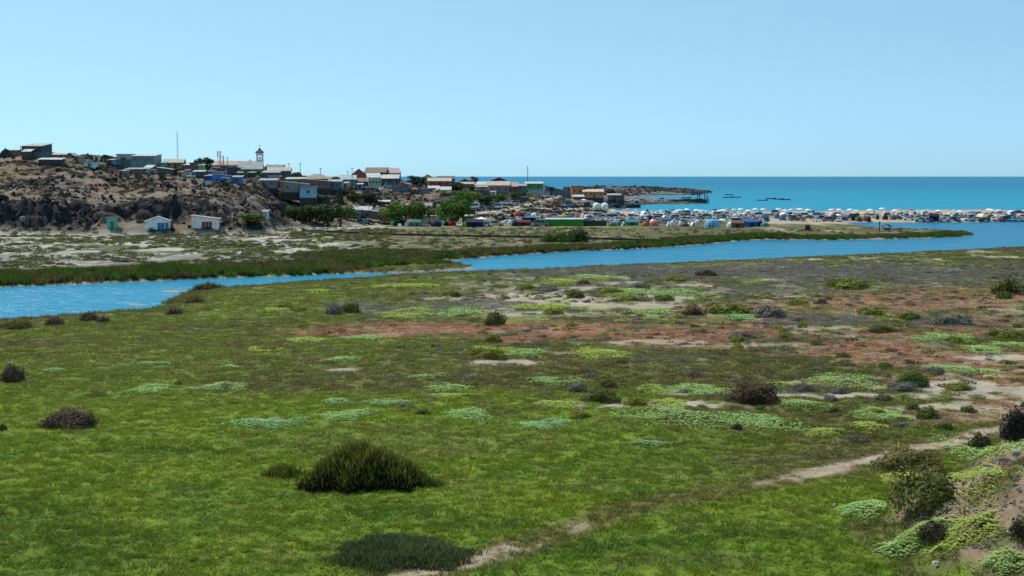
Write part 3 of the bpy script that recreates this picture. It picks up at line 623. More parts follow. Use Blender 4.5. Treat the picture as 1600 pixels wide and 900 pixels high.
H = [ # label, x0, x1, roof top row, eave row, base row, roof kind, wall colour, roof colour, options
 ('two-storey dark grey house on the ridge top with pale flat roof', 31, 68, 224, 228.5, 244, 'shed', srgb(70, 72, 85), CREAM, dict(Y=476, D=8, rot=-.12, win=4, dr=.3)),
 ('lean-to with pale roof against the two-storey ridge house', 35, 47, 233.5, 237, 243.5, 'shed', srgb(75, 65, 65), WHITE, dict(Y=471, D=3.5)),
 ('small pale-roofed shack beside the dark crag on the ridge', 15, 29, 232.5, 235, 242, 'shed', srgb(110, 100, 90), WHITE, dict(Y=488)),
 ('low bungalow with beige roof just past the two-storey house', 79, 104, 239.5, 242, 248, 'gable', srgb(120, 105, 90), CREAM, dict(Y=492, rot=.08)),
 ('tiny shack with pointed grey roof on the ridge line', 104, 114, 239, 242.5, 248, 'gabley', srgb(110, 95, 85), ZINC, dict(Y=490)),
 ('long low shelter with white flat roof below the ridge', 60, 95, 247, 249.5, 253, 'shed', srgb(60, 60, 62), WHITE, dict(Y=461, D=4)),
 ('small white cube house with one dark window on the slope', 130, 150, 252.5, 253.8, 262, 'flat', srgb(200, 205, 215), srgb(190, 195, 200), dict(D=5, win=1, rot=.1)),
 ('wide low house with pale roof behind the green fence', 158, 186, 243, 245.5, 252, 'shed', srgb(120, 130, 125), WHITE, dict(Y=520)),
 ('flat house with pale blue-grey wall left of the veranda building', 183, 206, 240.5, 243, 255, 'flat', srgb(165, 175, 180), WHITE, dict(Y=516, dr=-.2)),
 ('large grey building with open upper veranda and white roof', 205, 242, 240.5, 244, 258, 'shed', srgb(135, 140, 145), WHITE, dict(Y=508, D=9, win=5, rot=-.06)),
 ('narrow teal hut between veranda building and ochre house', 251, 258, 253, 254.5, 263, 'shed', srgb(80, 150, 130), ZINC, dict(Y=507, D=3)),
 ('ochre bungalow with beige gable roof under the tall mast', 255, 287, 248.5, 254, 263, 'gable', srgb(165, 130, 90), CREAM, dict(Y=513, D=7, rot=.1, win=2, dr=.1)),
 ('small shack with pale roof right of the ochre bungalow', 287, 298, 255.5, 258, 264, 'shed', srgb(120, 95, 80), WHITE, dict(Y=511)),
 ('brown flat-roofed house with a teal end wall by the big trees', 297, 314, 254, 256, 268, 'flat', srgb(105, 85, 75), srgb(150, 115, 95), dict(Y=506, dr=.2)),
 ('teal shed under the dark trees on the ridge', 310, 318, 257, 258.5, 268, 'shed', srgb(85, 165, 135), ZINC, dict(Y=503, D=3)),
 ('small white-roofed hut above the long brown house', 226, 237, 258.5, 262, 267, 'shed', srgb(95, 85, 85), WHITE, dict(Y=486, D=4)),
 ('long brown house with pale roof edge on the terrace', 196, 229, 262.5, 264.5, 274.5, 'shed', srgb(125, 95, 65), ZINC, dict(Y=474, D=6, win=3)),
 ('blue and white painted shack on the terrace', 228, 244, 264, 266, 275, 'shedr', srgb(140, 165, 190), ZINC, dict(Y=472, D=4, dr=.1)),
 ('brown house with slanting white roof on the terrace', 245, 270, 261.5, 265.5, 275, 'shedr', srgb(90, 72, 72), WHITE, dict(Y=474, D=6, win=2)),
 ('dark red-brown house in the middle of the terrace', 269, 286, 264.5, 266, 275, 'flat', srgb(85, 55, 52), srgb(95, 75, 72), dict(Y=476, dr=0)),
 ('slate-blue shed beside the white van', 285, 294, 265, 267, 275, 'shed', srgb(85, 105, 125), SLATE, dict(Y=475, D=4)),
 ('dark shed with bright blue post corner right of the van', 302, 318, 266.5, 268.5, 277, 'shed', srgb(60, 70, 85), CREAM, dict(Y=474, D=4)),
 ('bright blue house with white flat roof above the rocks', 330, 362, 272, 275, 288.5, 'shedr', srgb(45, 125, 200), WHITE, dict(Y=466, D=7, rot=.15, win=0, dr=-.25)),
 ('deep blue side shed at the end of the bright blue house', 320, 333, 273.5, 275, 283, 'shed', srgb(40, 80, 170), ZINC, dict(Y=472, D=4)),
 ('small blue annex with pale sheet wall right of the blue house', 362, 377, 275, 277, 287, 'shed', srgb(60, 120, 175), ZINC, dict(Y=470, D=4, win=1)),
 ('long church nave with pinkish corrugated gable roof', 330, 402, 251.5, 258, 266, 'gable', srgb(175, 165, 150), srgb(195, 165, 150), dict(Y=585, D=11, win=5, cat='church', name='church_nave')),
 ('green house with wide grey corrugated roof below the church', 371, 411, 253.5, 264, 278, 'gable', srgb(65, 130, 60), srgb(180, 180, 178), dict(Y=535, D=9, rot=.12, win=3)),
 ('dark blue-grey shed left of the green house', 351, 372, 261.5, 263, 271, 'flat', srgb(70, 75, 95), srgb(90, 90, 100), dict(Y=520, D=5)),
 ('grey flat-roofed hall right of the bell tower', 413, 441, 257.5, 261, 267, 'shed', srgb(90, 95, 105), srgb(135, 135, 140), dict(Y=572, D=8)),
 ('house with broad beige roof right of the bell tower', 417, 455, 261.5, 267, 277, 'gable', srgb(75, 80, 105), CREAM, dict(Y=545, D=8, rot=.1, win=3)),
 ('dark porch house with small pale roof under the beige roof', 410, 436, 267, 270, 281, 'shed', srgb(60, 65, 90), ZINC, dict(Y=520, D=5, win=2, dr=.1)),
 ('white low wall house tucked in front of the dark porch', 420, 436, 274, 276, 281, 'flat', srgb(150, 155, 160), WHITE, dict(Y=512, D=4)),
 ('ruined grey hut with pale patchy wall above the rocks', 383, 398, 277, 279, 288, 'shedl', srgb(165, 160, 150), ZINC, dict(Y=478, D=4, dr=.1)),
 ('grey cement house left of the long white roof line', 405, 431, 279.5, 282, 293, 'shed', srgb(120, 120, 120), ZINC, dict(Y=476, D=5, win=2)),
 ('long shack with slanting white roof line above the rocks', 438, 482, 283.5, 288, 299, 'shedr', srgb(135, 128, 118), WHITE, dict(Y=478, D=5, rot=.06, win=2, dr=.2)),
 ('lilac-grey house with thin pale roof behind the long shack', 446, 474, 277.5, 280, 289, 'shed', srgb(130, 125, 145), CREAM, dict(Y=515, D=6, win=2)),
 ('pinkish brown row house with sagging pale roof', 472, 515, 279.5, 283.5, 293, 'shedr', srgb(125, 90, 90), CREAM, dict(Y=512, D=6, win=4)),
 ('pale blue boxy house with one dark window on black rock', 467, 496, 292, 293.5, 307.5, 'flat', srgb(140, 175, 195), srgb(150, 175, 190), dict(Y=476, D=6, win=1, rot=.12, found=6)),
 ('hip-roofed grey house with small red lantern on its ridge', 470, 516, 272, 279.5, 286, 'hip', srgb(95, 95, 85), srgb(165, 155, 140), dict(Y=560, D=9)),
 ('blue-grey shack with a patched roof beside the row house', 512, 533, 281, 284, 295, 'shed', srgb(85, 110, 130), ZINC, dict(Y=517, D=5, win=2)),
 ('low house with pale green wall and cream roof on the crest', 514, 537, 275.5, 279, 287, 'gable', srgb(110, 115, 90), CREAM, dict(Y=575, D=7)),
 ('turquoise house with white roof by the tall power pole', 529, 557, 274, 280, 291, 'gable', srgb(75, 145, 170), WHITE, dict(Y=562, D=6, rot=.1, win=2)),
 ('brown gabled house with peak left of the big dark roof', 548, 574, 264, 273, 287, 'gabley', srgb(135, 85, 70), srgb(150, 125, 110), dict(Y=600, D=8, rot=.1)),
 ('large dark house with broad brown-grey roof on the crest', 568, 606, 262, 269.5, 284, 'gable', srgb(60, 50, 52), srgb(140, 118, 105), dict(Y=612, D=10, rot=-.1, win=2)),
 ('low dark house with brown roof behind the power pole', 552, 582, 279, 284, 292, 'shed', srgb(60, 65, 75), srgb(125, 105, 95), dict(Y=566, D=5)),
 ('cream house with white porch columns and pale roof', 573, 598, 271, 277.5, 293, 'shed', srgb(190, 180, 150), WHITE, dict(Y=566, D=7, rot=.2, win=4)),
 ('wide shed with bright white roof behind the parked cars', 596, 622, 273.5, 279, 287, 'shed', srgb(75, 65, 65), WHITE, dict(Y=585, D=6, win=2)),
 ('tall brown house with pink roof and dark gable end', 606, 631, 263, 270.5, 287, 'gable', srgb(105, 65, 58), srgb(205, 175, 165), dict(Y=606, D=9, rot=.3, win=2)),
 ('small brown shed with white roof next to the grey wall', 626, 641, 284.5, 287, 294, 'shedr', srgb(130, 95, 75), WHITE, dict(Y=570, D=4)),
 ('little cement kiosk with white roof below the cream house', 568, 587, 291.5, 293.5, 301, 'flat', srgb(120, 115, 105), WHITE, dict(Y=548, D=4, dr=.2)),
 ('yellow gabled house behind the dark green trees', 658, 678, 273, 279, 288, 'gabley', srgb(190, 170, 95), srgb(170, 155, 110), dict(Y=650, D=7)),
 ('crimson hall with white pilasters and cream roof', 668, 706, 278.5, 283, 292.5, 'gable', srgb(175, 35, 60), CREAM, dict(Y=605, D=9, rot=.08, win=2, wc=srgb(200, 160, 160))),
 ('dark brown house behind the crimson hall', 684, 712, 275.5, 279.5, 290, 'gable', srgb(75, 58, 58), srgb(110, 85, 80), dict(Y=650, D=8, rot=.1)),
 ('white-roofed annex below the crimson hall, tree side', 669, 685, 291, 294, 298, 'shed', srgb(140, 140, 140), WHITE, dict(Y=583, D=4)),
 ('teal shed with bright white roof below the crimson hall', 682, 704, 292.5, 297, 303, 'shed', srgb(70, 130, 120), WHITE, dict(Y=577, D=5, win=1)),
 ('brown steep-roofed house beside the crimson hall', 704, 723, 283.5, 287, 296, 'shedr', srgb(85, 60, 55), srgb(130, 95, 80), dict(Y=612, D=6)),
 ('small gabled house with grey roof before the sea', 716, 737, 279.5, 285, 294, 'gabley', srgb(100, 85, 80), srgb(150, 135, 125), dict(Y=640, D=6)),
 ('low house with pale roof under the gabled grey one', 720, 740, 285, 287.5, 294, 'shed', srgb(110, 90, 80), CREAM, dict(Y=615, D=5, win=2)),
 ('tan house with white sheet roof by the slim pole', 741, 764, 284.5, 289, 297, 'shed', srgb(165, 140, 110), WHITE, dict(Y=634, D=7, win=2)),
 ('small tan shed with pale roof below the white sheet roof', 744, 761, 290.5, 292, 299, 'shed', srgb(150, 125, 100), CREAM, dict(Y=610, D=4, dr=.1)),
 ('dark gabled house with brown ridge standing against the sea', 765, 794, 277.5, 283, 294, 'gabley', srgb(70, 52, 52), srgb(125, 95, 85), dict(Y=665, D=8, win=1)),
 ('grey warehouse with long pink roof', 763, 796, 283.5, 289.5, 303, 'gable', srgb(115, 115, 120), srgb(220, 190, 170), dict(Y=628, D=8, rot=.05, win=3)),
 ('brown house with pink roof joined to the grey warehouse', 795, 809, 285, 291, 300, 'gable', srgb(110, 75, 60), srgb(215, 185, 160), dict(Y=630, D=6, win=1, dr=.2)),
 ('grey-blue shack at the end of the pink-roofed row', 806, 822, 288, 290.5, 300, 'shed', srgb(100, 105, 115), ZINC, dict(Y=634, D=5)),
 ('green house with white flat roof above the switchback road', 821, 848, 284.5, 287, 297.5, 'shed', srgb(50, 120, 75), WHITE, dict(Y=672, D=7, win=2, wc=srgb(90, 140, 110))),
 ('white kiosk right of the green house', 843, 852, 288.5, 290, 296, 'flat', srgb(190, 190, 190), WHITE, dict(Y=674, D=3)),
 ('dark warehouse with long sloping roof down to the harbour', 850, 892, 290, 300, 309, 'shedr', srgb(85, 92, 108), srgb(140, 125, 110), dict(Y=706, D=10)),
 ('tall plain orange-brown block at the harbour', 893, 911, 290.5, 292, 306, 'flat', srgb(165, 110, 75), srgb(150, 110, 85), dict(Y=746, D=9, win=2)),
 ('long orange harbour house with pale pink roof', 911, 943, 296, 299.5, 308, 'gable', srgb(190, 120, 70), srgb(225, 195, 175), dict(Y=742, D=8, win=4, dr=.05)),
 ('white awning roof hut in front of the orange block', 896, 912, 305, 307.5, 312, 'shed', srgb(90, 90, 90), WHITE, dict(Y=700, D=4)),
 ('grey fishery shed with pinkish flat roof past the orange house', 950, 970, 303, 305, 311, 'shed', srgb(105, 100, 105), srgb(185, 165, 160), dict(Y=790, D=8)),
 ('dark net store beside the grey fishery shed', 965, 975, 305, 306.5, 312, 'flat', srgb(75, 65, 72), srgb(95, 80, 85), dict(Y=784, D=6)),
 ('white-walled hut with blue doors and dark grey roof at the hill foot', 224.5, 269, 339, 345.5, 359.5, 'gabley', srgb(205, 210, 210), srgb(185, 185, 185), dict(D=6.5, rot=.22, win=0, cat='hut', found=1)),
 ('white-walled hut with red-brown doors and flat tin roof at the hill foot', 298, 343, 337, 342.5, 357.5, 'shedr', srgb(210, 205, 198), srgb(190, 170, 150), dict(D=6.5, rot=.1, win=0, cat='hut', found=1)),
 ('small teal cabin alone at the foot of the cliff', 167, 181, 339.5, 340.5, 357.5, 'flat', srgb(95, 165, 140), srgb(120, 150, 135), dict(D=2.2, win=0, dr=.1, cat='cabin', found=1, dc=srgb(60, 120, 105))),
 ('pale blue house half hidden behind the dark bush', 398, 417, 329, 331, 347, 'shed', srgb(150, 175, 190), ZINC, dict(Y=420, D=4, win=1)),
 ('blue-grey hip-roofed house among the trees', 539, 563, 322, 328, 345, 'hip', srgb(105, 125, 140), srgb(195, 190, 182), dict(Y=474, D=6, win=3)),
 ('pale-roofed tan house beside the hip-roofed one', 559, 578, 323.5, 328.5, 344, 'shed', srgb(150, 130, 110), srgb(205, 198, 190), dict(Y=480, D=6, win=2)),
 ('low shelter with white roof sheets over the parked cars', 577, 606, 329, 333, 344, 'shedr', srgb(105, 90, 80), WHITE, dict(Y=477, D=5, win=1)),
 ('dark house with a thin white roof on the wooded slope', 588, 608, 313.5, 315.5, 325, 'shed', srgb(60, 45, 50), WHITE, dict(Y=508, D=5)),
 ('house with salmon tiled roof among the trees', 622, 652, 316, 326, 336, 'hip', srgb(140, 115, 100), srgb(200, 145, 120), dict(Y=500, D=8)),
 ('small grey cabin with pale roof behind the slope trees', 660, 674, 318, 322, 332, 'gable', srgb(120, 130, 130), ZINC, dict(Y=515, D=4)),
 ('beige roadside house wall under the big tree', 640, 680, 337, 339, 346, 'flat', srgb(200, 185, 165), CREAM, dict(Y=478, D=5)),
 ('sand-coloured walled yard house behind the palms', 682, 700, 333, 335.5, 345, 'flat', srgb(195, 175, 150), CREAM, dict(Y=482, D=5, dr=.2)),
 ('brown hedge-covered shelter beside the sandy road', 722, 742, 327.5, 329, 337, 'flat', srgb(60, 50, 42), srgb(80, 75, 60), dict(Y=510, D=4)),
]
HO = {}
for (lb, x0, x1, yt, ye, yb, kind, wallc, roofc, kw) in H:
    HO[lb] = house(lb, x0, x1, yt, ye, yb, kind, wallc, roofc, **kw)
# small sheds squeezed between the houses
SHEDS = [(190, 267, 275, 8), (214, 270, 278, 9), (252, 270, 277, 7), (282, 269, 277, 8), (312, 270, 279, 8), (318, 284, 291, 9), (352, 279, 287, 8), (376, 270, 279, 9), (392, 270, 278, 10), (398, 284, 292, 9), (424, 284, 293, 8), (456, 272, 280, 9), (488, 285, 294, 8), (500, 288, 297, 9), (522, 290, 298, 9), (540, 286, 295, 9), (562, 288, 296, 8), (588, 285, 292, 8), (636, 288, 295, 8), (648, 296, 303, 9), (716, 291, 298, 8), (728, 296, 303, 9), (752, 297, 304, 8), (770, 300, 308, 9), (815, 294, 302, 8), (560, 312, 319, 9), (608, 322, 330, 10), (650, 329, 337, 9), (172, 250, 257, 9), (150, 244, 251, 10), (120, 245, 252, 9), (90, 250, 256, 9)]
SHC = [('brown', srgb(115, 85, 70)), ('grey', srgb(130, 128, 125)), ('white', srgb(205, 200, 192)), ('blue', srgb(80, 120, 160)), ('tan', srgb(170, 145, 110)), ('dark', srgb(62, 58, 62))]; SHR = [('white', WHITE), ('rusty', srgb(150, 105, 85)), ('pale grey', ZINC), ('cream', CREAM)]
SHED_PEND = []
for i, (px, yt, yb, w) in enumerate(SHEDS):
    cn, cc = SHC[(i * 5 + 1) % 6]; rn, rc = SHR[(i * 3 + i // 4) % 4]
    SHED_PEND.append((house('shed', px - w / 2, px + w / 2, yt - 1.2, yt, yb, ['shed', 'shedl', 'shedr', 'gable'][i % 4], cc, rc, D=3.5, rot=.15 * ((i * 7) % 5 - 2), win=0, dr=.1 * (i % 3 - 1), cat='shed', name='shed', found=2, group='sheds between the village houses'), 'small %s shed with %s roof' % (cn, rn), 'between the village houses', px))
# details of single houses
r = HO['white-walled hut with blue doors and dark grey roof at the hill foot']; k = mpp(r.location.y)
for fx in (0.05, 0.18, 0.33): door(r, fx * 7.4, -.005, 0.9, 2.0, srgb(70, 120, 160))
r = HO['white-walled hut with red-brown doors and flat tin roof at the hill foot']
for fx in (-.06, .07, .20): door(r, fx * 7.4, -.005, 0.85, 2.0, srgb(130, 65, 60))
r = HO['small white cube house with one dark window on the slope']
r = HO['hip-roofed grey house with small red lantern on its ridge']; MB().box(-.9, .9, 3.6, 5.2, 1.6, 3.0).build('roof_lantern', 'paint', r, srgb(130, 55, 50))
r = HO['crimson hall with white pilasters and cream roof']
for fx in (-4.6, -1.4, 1.6, 4.4): MB().box(fx - .1, fx + .1, -.08, -.004, -.5, 2.4).build('pilaster', 'paint', r, WHITE)
r = HO['cream house with white porch columns and pale roof']
for i in range(5): MB().box(-2.4 + i * 1.2 - .1, -2.4 + i * 1.2 + .1, -.6, -.38, 0, 3.6).build('column', 'paint', r, WHITE)
r = HO['two-storey dark grey house on the ridge top with pale flat roof']
for i in range(4): MB().box(-3.4 + i * 2.25 - .07, -3.4 + i * 2.25 + .07, -1.2, -1.05, 0, 3.3).build('post', 'wood', r, srgb(60, 55, 55))
r = HO['large grey building with open upper veranda and white roof']
for i in range(6): MB().box(-3.9 + i * 1.55 - .07, -3.9 + i * 1.55 + .07, -1.0, -.86, 0, 3.2).build('post', 'wood', r, srgb(70, 75, 80))
MB().box(-4.2, 4.2, -1.05, -.98, 1.4, 2.2).build('railing', 'paint', r, srgb(110, 130, 130))

# bell tower of the church
def church_tower():
    p = at_y(406, 262, 583); k = mpp(583); r = root('bell_tower', p, .25, 'slim whitewashed church bell tower with dark pointed cap and cross', 'bell tower')
    w = 10.8 * k / 2; z = lambda row: (262 - row) * k
    sh = MB()
    for s in (-1, 1):
        sh.box(s * w - (w * .45 if s > 0 else 0), s * w + (w * .45 if s < 0 else 0), -w, w, z(258), z(239))
    sh.box(-w * .55, w * .55, -w, w, z(258), z(249)); sh.box(-w * .55, w * .55, -w, w, z(243), z(239))
    sh.build('shaft', 'paint', r, srgb(238, 236, 230))
    MB().add([(-w * 1.35, -w * 1.35, -3), (w * 1.35, -w * 1.35, -3), (w * 1.35, w * 1.35, -3), (-w * 1.35, w * 1.35, -3), (-w, -w, z(258)), (w, -w, z(258)), (w, w, z(258)), (-w, w, z(258))], [(0, 1, 5, 4), (1, 2, 6, 5), (2, 3, 7, 6), (3, 0, 4, 7)]).build('flared_base', 'paint', r, srgb(140, 140, 145))
    MB().box(-w * 1.2, w * 1.2, -w * 1.2, w * 1.2, z(239) + .002, z(237.6)).build('cornice', 'paint', r, srgb(135, 132, 130))
    MB().add([(-w * 1.15, -w * 1.15, z(237.6)), (w * 1.15, -w * 1.15, z(237.6)), (w * 1.15, w * 1.15, z(237.6)), (-w * 1.15, w * 1.15, z(237.6)), (-w * .5, -w * .5, z(234.5)), (w * .5, -w * .5, z(234.5)), (w * .5, w * .5, z(234.5)), (-w * .5, w * .5, z(234.5)), (0, 0, z(230.5))], [(0, 1, 5, 4), (1, 2, 6, 5), (2, 3, 7, 6), (3, 0, 4, 7), (4, 5, 8), (5, 6, 8), (6, 7, 8), (7, 4, 8)]).build('spire', 'roof_sheet', r, srgb(110, 105, 105))
    MB().box(-.05, .05, -.05, .05, z(230.8), z(226)).box(-.42, .42, -.045, .045, z(228.3), z(227.7)).build('cross', 'metal', r, srgb(90, 90, 90))
    MB().cone(0, 0, z(248), z(245), .55, .18, 10).build('bell', 'metal', r, srgb(90, 80, 60))
church_tower()

# walls and fences in the village, each a thing of its own
def long_wall(label, pts, h, c, Y=None, th=0.25, name='wall', cat='wall', mat='stone'):
    """a wall along photograph points (bottom edge), straight piece to piece; kept as one run"""
    P = [at_y(px, py, y) for px, py, y in pts]; o = Vector(P[0]); r = tag(root(name, o, 0, label, cat), kind='thing')
    for i in range(len(P) - 1):
        a, b = Vector(P[i]) - o, Vector(P[i + 1]) - o
        MB().hexa([(a.x, a.y, a.z - 3), (b.x, b.y, b.z - 3), (b.x, b.y + th, b.z - 3), (a.x, a.y + th, a.z - 3), (a.x, a.y, a.z + h), (b.x, b.y, b.z + h), (b.x, b.y + th, b.z + h), (a.x, a.y + th, a.z + h)]).build('panel', mat, r, c)
        MB().box(a.x - .15, a.x + .15, a.y - .06, a.y + th + .06, a.z - 3, a.z + h + .12).build('pier', mat, r, tuple(v * .85 for v in c))
    return r
long_wall('long grey block retaining wall below the crest houses', [(613, 300, 556), (628, 303, 556), (644, 305, 558), (660, 306, 560), (672, 306, 562)], 2.9, srgb(118, 122, 130))
long_wall('teal fence in front of the veranda building', [(203, 257, 500), (215, 257, 500), (227, 257, 501), (241, 257.5, 502)], 1.4, srgb(120, 155, 145), mat='paint', name='fence', cat='fence')
long_wall('dark green fence running along the ridge past the cube house', [(168, 258.5, 494), (180, 258.5, 494), (192, 258.5, 496), (203, 258.5, 498)], 2.2, srgb(85, 112, 104), mat='paint', name='fence', cat='fence')
long_wall('dull green fence beside the two-storey ridge house', [(47, 247, 474), (58, 247, 474), (69, 247, 474), (79, 247, 475)], 1.9, srgb(100, 118, 110), mat='paint', name='fence', cat='fence')
long_wall('pale stone terrace wall under the brown houses', [(208, 282, 470), (232, 282, 469), (256, 281, 470), (280, 281, 472), (302, 281, 473)], 1.0, srgb(170, 155, 130))
long_wall('rough dark cement wall under the pink-roofed houses', [(741, 304, 600), (756, 304, 600), (772, 305, 602), (790, 306, 606)], 1.7, srgb(110, 105, 105))
long_wall('bluish cement wall beside the switchback road', [(826, 299.5, 668), (842, 299.5, 668), (852, 301, 668)], 1.0, srgb(150, 170, 165))

def mast(label, px, yt, yb, Y, w=0.5, c=srgb(150, 150, 155)):
    p = at_y(px, yb, Y); h = (yb - yt) * mpp(Y); r = root('radio_mast', p, .3, label, 'mast'); L = [(w * math.cos(a), w * math.sin(a)) for a in (0, 2.094, 4.189)]
    for (x, y) in L: MB().tube((x, y, -2), (x * .5, y * .5, h), .05, .04, 5).build('leg', 'metal', r, c)
    m = MB(); n = int(h / 1.4)
    for i in range(n):
        z0, z1 = h * i / n, h * (i + 1) / n; s0, s1 = 1 - .5 * i / n, 1 - .5 * (i + 1) / n
        for j in range(3):
            a, b_ = L[j], L[(j + 1) % 3]; m.tube((a[0] * s0, a[1] * s0, z0), (b_[0] * s1, b_[1] * s1, z1), .025, None, 4); m.tube((a[0] * s0, a[1] * s0, z0), (b_[0] * s0, b_[1] * s0, z0), .025, None, 4)
    m.build('lattice', 'metal', r, c)
    return r
mast('very tall thin lattice mast behind the ochre bungalow', 277.5, 206, 252, 560, .35)
mast('thin lattice mast behind the green house by the sea', 824.3, 259, 292, 690, .45, srgb(140, 110, 115))
def lattice_sign():
    r = root('lattice_tower', at_y(342, 262, 575), 0, 'stepped red and white lattice frame beside the church nave', 'lattice tower'); k = mpp(575); red = srgb(215, 110, 110)
    for (x0, x1, za, zb) in ((340, 344.5, 245, 236), (343.5, 349, 258, 243.5)):
        m = MB(); a, b_ = (x0 - 342) * k, (x1 - 342) * k; z0, z1 = (262 - za) * k - (0 if za < 250 else 1.5), (262 - zb) * k
        for x in (a, b_):
            for y in (0, 1.0): m.tube((x, y, z0), (x, y, z1), .09, None, 5)
        n = max(2, int((z1 - z0) / 1.0))
        for i in range(n):
            q0, q1 = z0 + (z1 - z0) * i / n, z0 + (z1 - z0) * (i + 1) / n
            m.tube((a, 0, q0), (b_, 0, q1), .06, None, 4); m.tube((b_, 0, q0), (a, 0, q0), .06, None, 4); m.tube((a, 1, q1), (b_, 1, q0), .06, None, 4)
        m.build('frame', 'metal', r, red)
    MB().tube((-.4, .5, -2), (-.4, .5, 17 * k), .1, None, 6).build('support_post', 'metal', r, srgb(110, 110, 115))
lattice_sign()
POLES = [(469.5, 254.5, 280, 545, 'tall power pole beside the church-side lane, the taller of two'), (451.5, 254.5, 274, 555, 'power pole rising through the broad beige roof'), (355.5, 245.5, 262, 560, 'dark power pole in front of the church nave'),
    (391, 249, 262, 575, 'short pole on the green house side of the nave'), (500.8, 262, 274, 565, 'thin pole behind the red roof lantern'), (550.3, 262, 293, 555, 'tall dark power pole in front of the turquoise house'), (543.5, 267, 278, 580, 'short pole behind the turquoise house'),
    (739.5, 278, 296, 632, 'slim pole next to the white sheet roof'), (786, 322, 336, 520, 'dark roadside pole by the white vans'), (626, 291, 309, 552, 'post at the corner of the grey retaining wall'), (944, 288, 300, 760, 'thin post beside the harbour crag'), (577, 321, 342, 472, 'wooden pole among the trees by the hip-roofed house'), (441, 282, 300, 474, 'dark post beside the long white roof line')]
for (px, yt, yb, Y, lb) in POLES:
    p = at_y(px, yb, Y); h = (yb - yt) * mpp(Y); r = root('power_pole', p, 0.2, lb, 'pole', 'poles in the village')
    MB().tube((0, 0, -2), (0, 0, h), .13, .09, 7).build('pole', 'wood', r, srgb(75, 65, 62))
    MB().box(-.7, .7, -.06, .06, h - .45, h - .33).build('crossarm', 'wood', r, srgb(70, 60, 58))
for (px, yb, lb) in ((441, 284, 'square brick chimney stack beside the lilac-grey house'),):
    p = at_y(px, yb, 505); r = root('chimney', p, 0, lb, 'chimney'); MB().box(-.8, .8, 0, 1.2, -2, 1.5).build('stack', 'stone', r, srgb(150, 85, 70)); MB().box(-.9, .9, -.1, 1.3, 1.5, 1.7).build('cap', 'stone', r, srgb(120, 75, 65))

# crags that stand proud of the ridge and the harbour point
def crag(label, px, yb, w, h, Y, seed, c=(.045, .042, .042)):
    p = at_y(px, yb, Y); k = mpp(Y); bm = bmesh.new(); bmesh.ops.create_icosphere(bm, subdivisions=4, radius=1.0); rr = random.Random(seed)
    pl = [(Vector((rr.gauss(0, 1), rr.gauss(0, 1), rr.gauss(0, .8))).normalized(), rr.uniform(.5, .85)) for i in range(22)]
    for v in bm.verts:
        for n_, d in pl:
            s = v.co.dot(n_) - d
            if s > 0: v.co -= n_ * s
        f = float(fbm(v.co.x * 3 + seed, v.co.z * 4 + v.co.y * 3, seed, 3)); v.co *= 0.75 + 0.5 * f
        v.co.x *= w * k / 2; v.co.y *= w * k / 2.6; v.co.z *= h * k
    me = bpy.data.meshes.new('rock_outcrop'); bm.to_mesh(me); bm.free(); me.materials.append(M['stone']); o = link('rock_outcrop', me, None, None, c); o.location = p
    return tag(o, label, 'rock', 'dark crags')
crag('dark crag on the ridge at the picture edge before the small shack', 12, 247, 24, 16, 480, 1)
crag('black rock face under the pale blue boxy house', 490, 318, 70, 17, 488, 3); crag('jagged dark crag below the bright blue house', 345, 306, 60, 20, 455, 4)
crag('large dark crag above the cliff under the cube house', 145, 286, 34, 16, 448, 5); crag('dark crag right of the red-brown doored hut', 372, 330, 60, 26, 424, 6)
crag('broad dark crag halfway up the hill, above the teal cabin', 182, 300, 44, 16, 440, 7); crag('dark rocky knob at the harbour carrying the lookout', 953, 299, 22, 7, 900, 8)
crag('low dark boulder heap at the bay shore beside the tanks', 990, 322.5, 34, 5, 800, 9); crag('dark wooded rock under the crimson hall', 690, 322, 90, 20, 545, 10, (.05, .055, .055))
crag('black cliff block behind the blue-doored hut', 262, 346, 80, 34, 420, 11); crag('black cliff block left of the blue-doored hut', 215, 340, 50, 26, 416, 12)
crag('tall black cliff block above the sand flat, near the picture edge', 55, 358, 70, 42, 402, 13); crag('black cliff block left of the teal cabin', 135, 358, 66, 40, 403, 14); crag('black cliff block at the picture edge above the sand flat', 5, 358, 50, 38, 402, 15)
crag('black cliff block above the red-brown doored hut', 318, 340, 60, 26, 424, 16); crag('dark crag between the huts and the pale blue house', 425, 332, 60, 24, 446, 17)

# ------------------------------------------------------------------ trees
def crown_mesh(seed, lobes, cards, spread_, size):
    r = random.Random(seed); V = []; Fc = []
    for i in range(lobes):
        a = r.uniform(0, 6.283); q = math.sqrt(r.random()) * spread_; z = r.uniform(.26, .80) - .14 * q; cx, cy = q * math.cos(a) * .42, q * math.sin(a) * .42; rad = r.uniform(.17, .27)
        v, f = leaf_dome(seed * 31 + i, cards, rad, rad, rad * .8, size, -0.6); n0 = len(V); V += [(x + cx, y + cy, zz + z) for x, y, zz in v]; Fc += [tuple(k + n0 for k in q_) for q_ in f]
    me = bpy.data.meshes.new('crown'); me.from_pydata(V, [], Fc); me.materials.append(M['leaf']); return me
def trunk_mesh(seed):
    r = random.Random(seed); m = MB(); m.tube((0, 0, -.15), (.01, .01, .32), .035, .025, 7)
    for i in range(6):
        a = i * 1.05 + r.uniform(-.3, .3); m.tube((.01, .01, .25 + .04 * (i % 3)), (math.cos(a) * .3, math.sin(a) * .3, r.uniform(.5, .72)), .02, .006, 5)
    m.tube((.01, .01, .3), (0, 0, .8), .024, .006, 6); return m.mesh('trunk', 'wood')
CROWN = [crown_mesh(s, 16, 80, .95, .055) for s in range(4)]; TRUNK = [trunk_mesh(s) for s in range(3)]
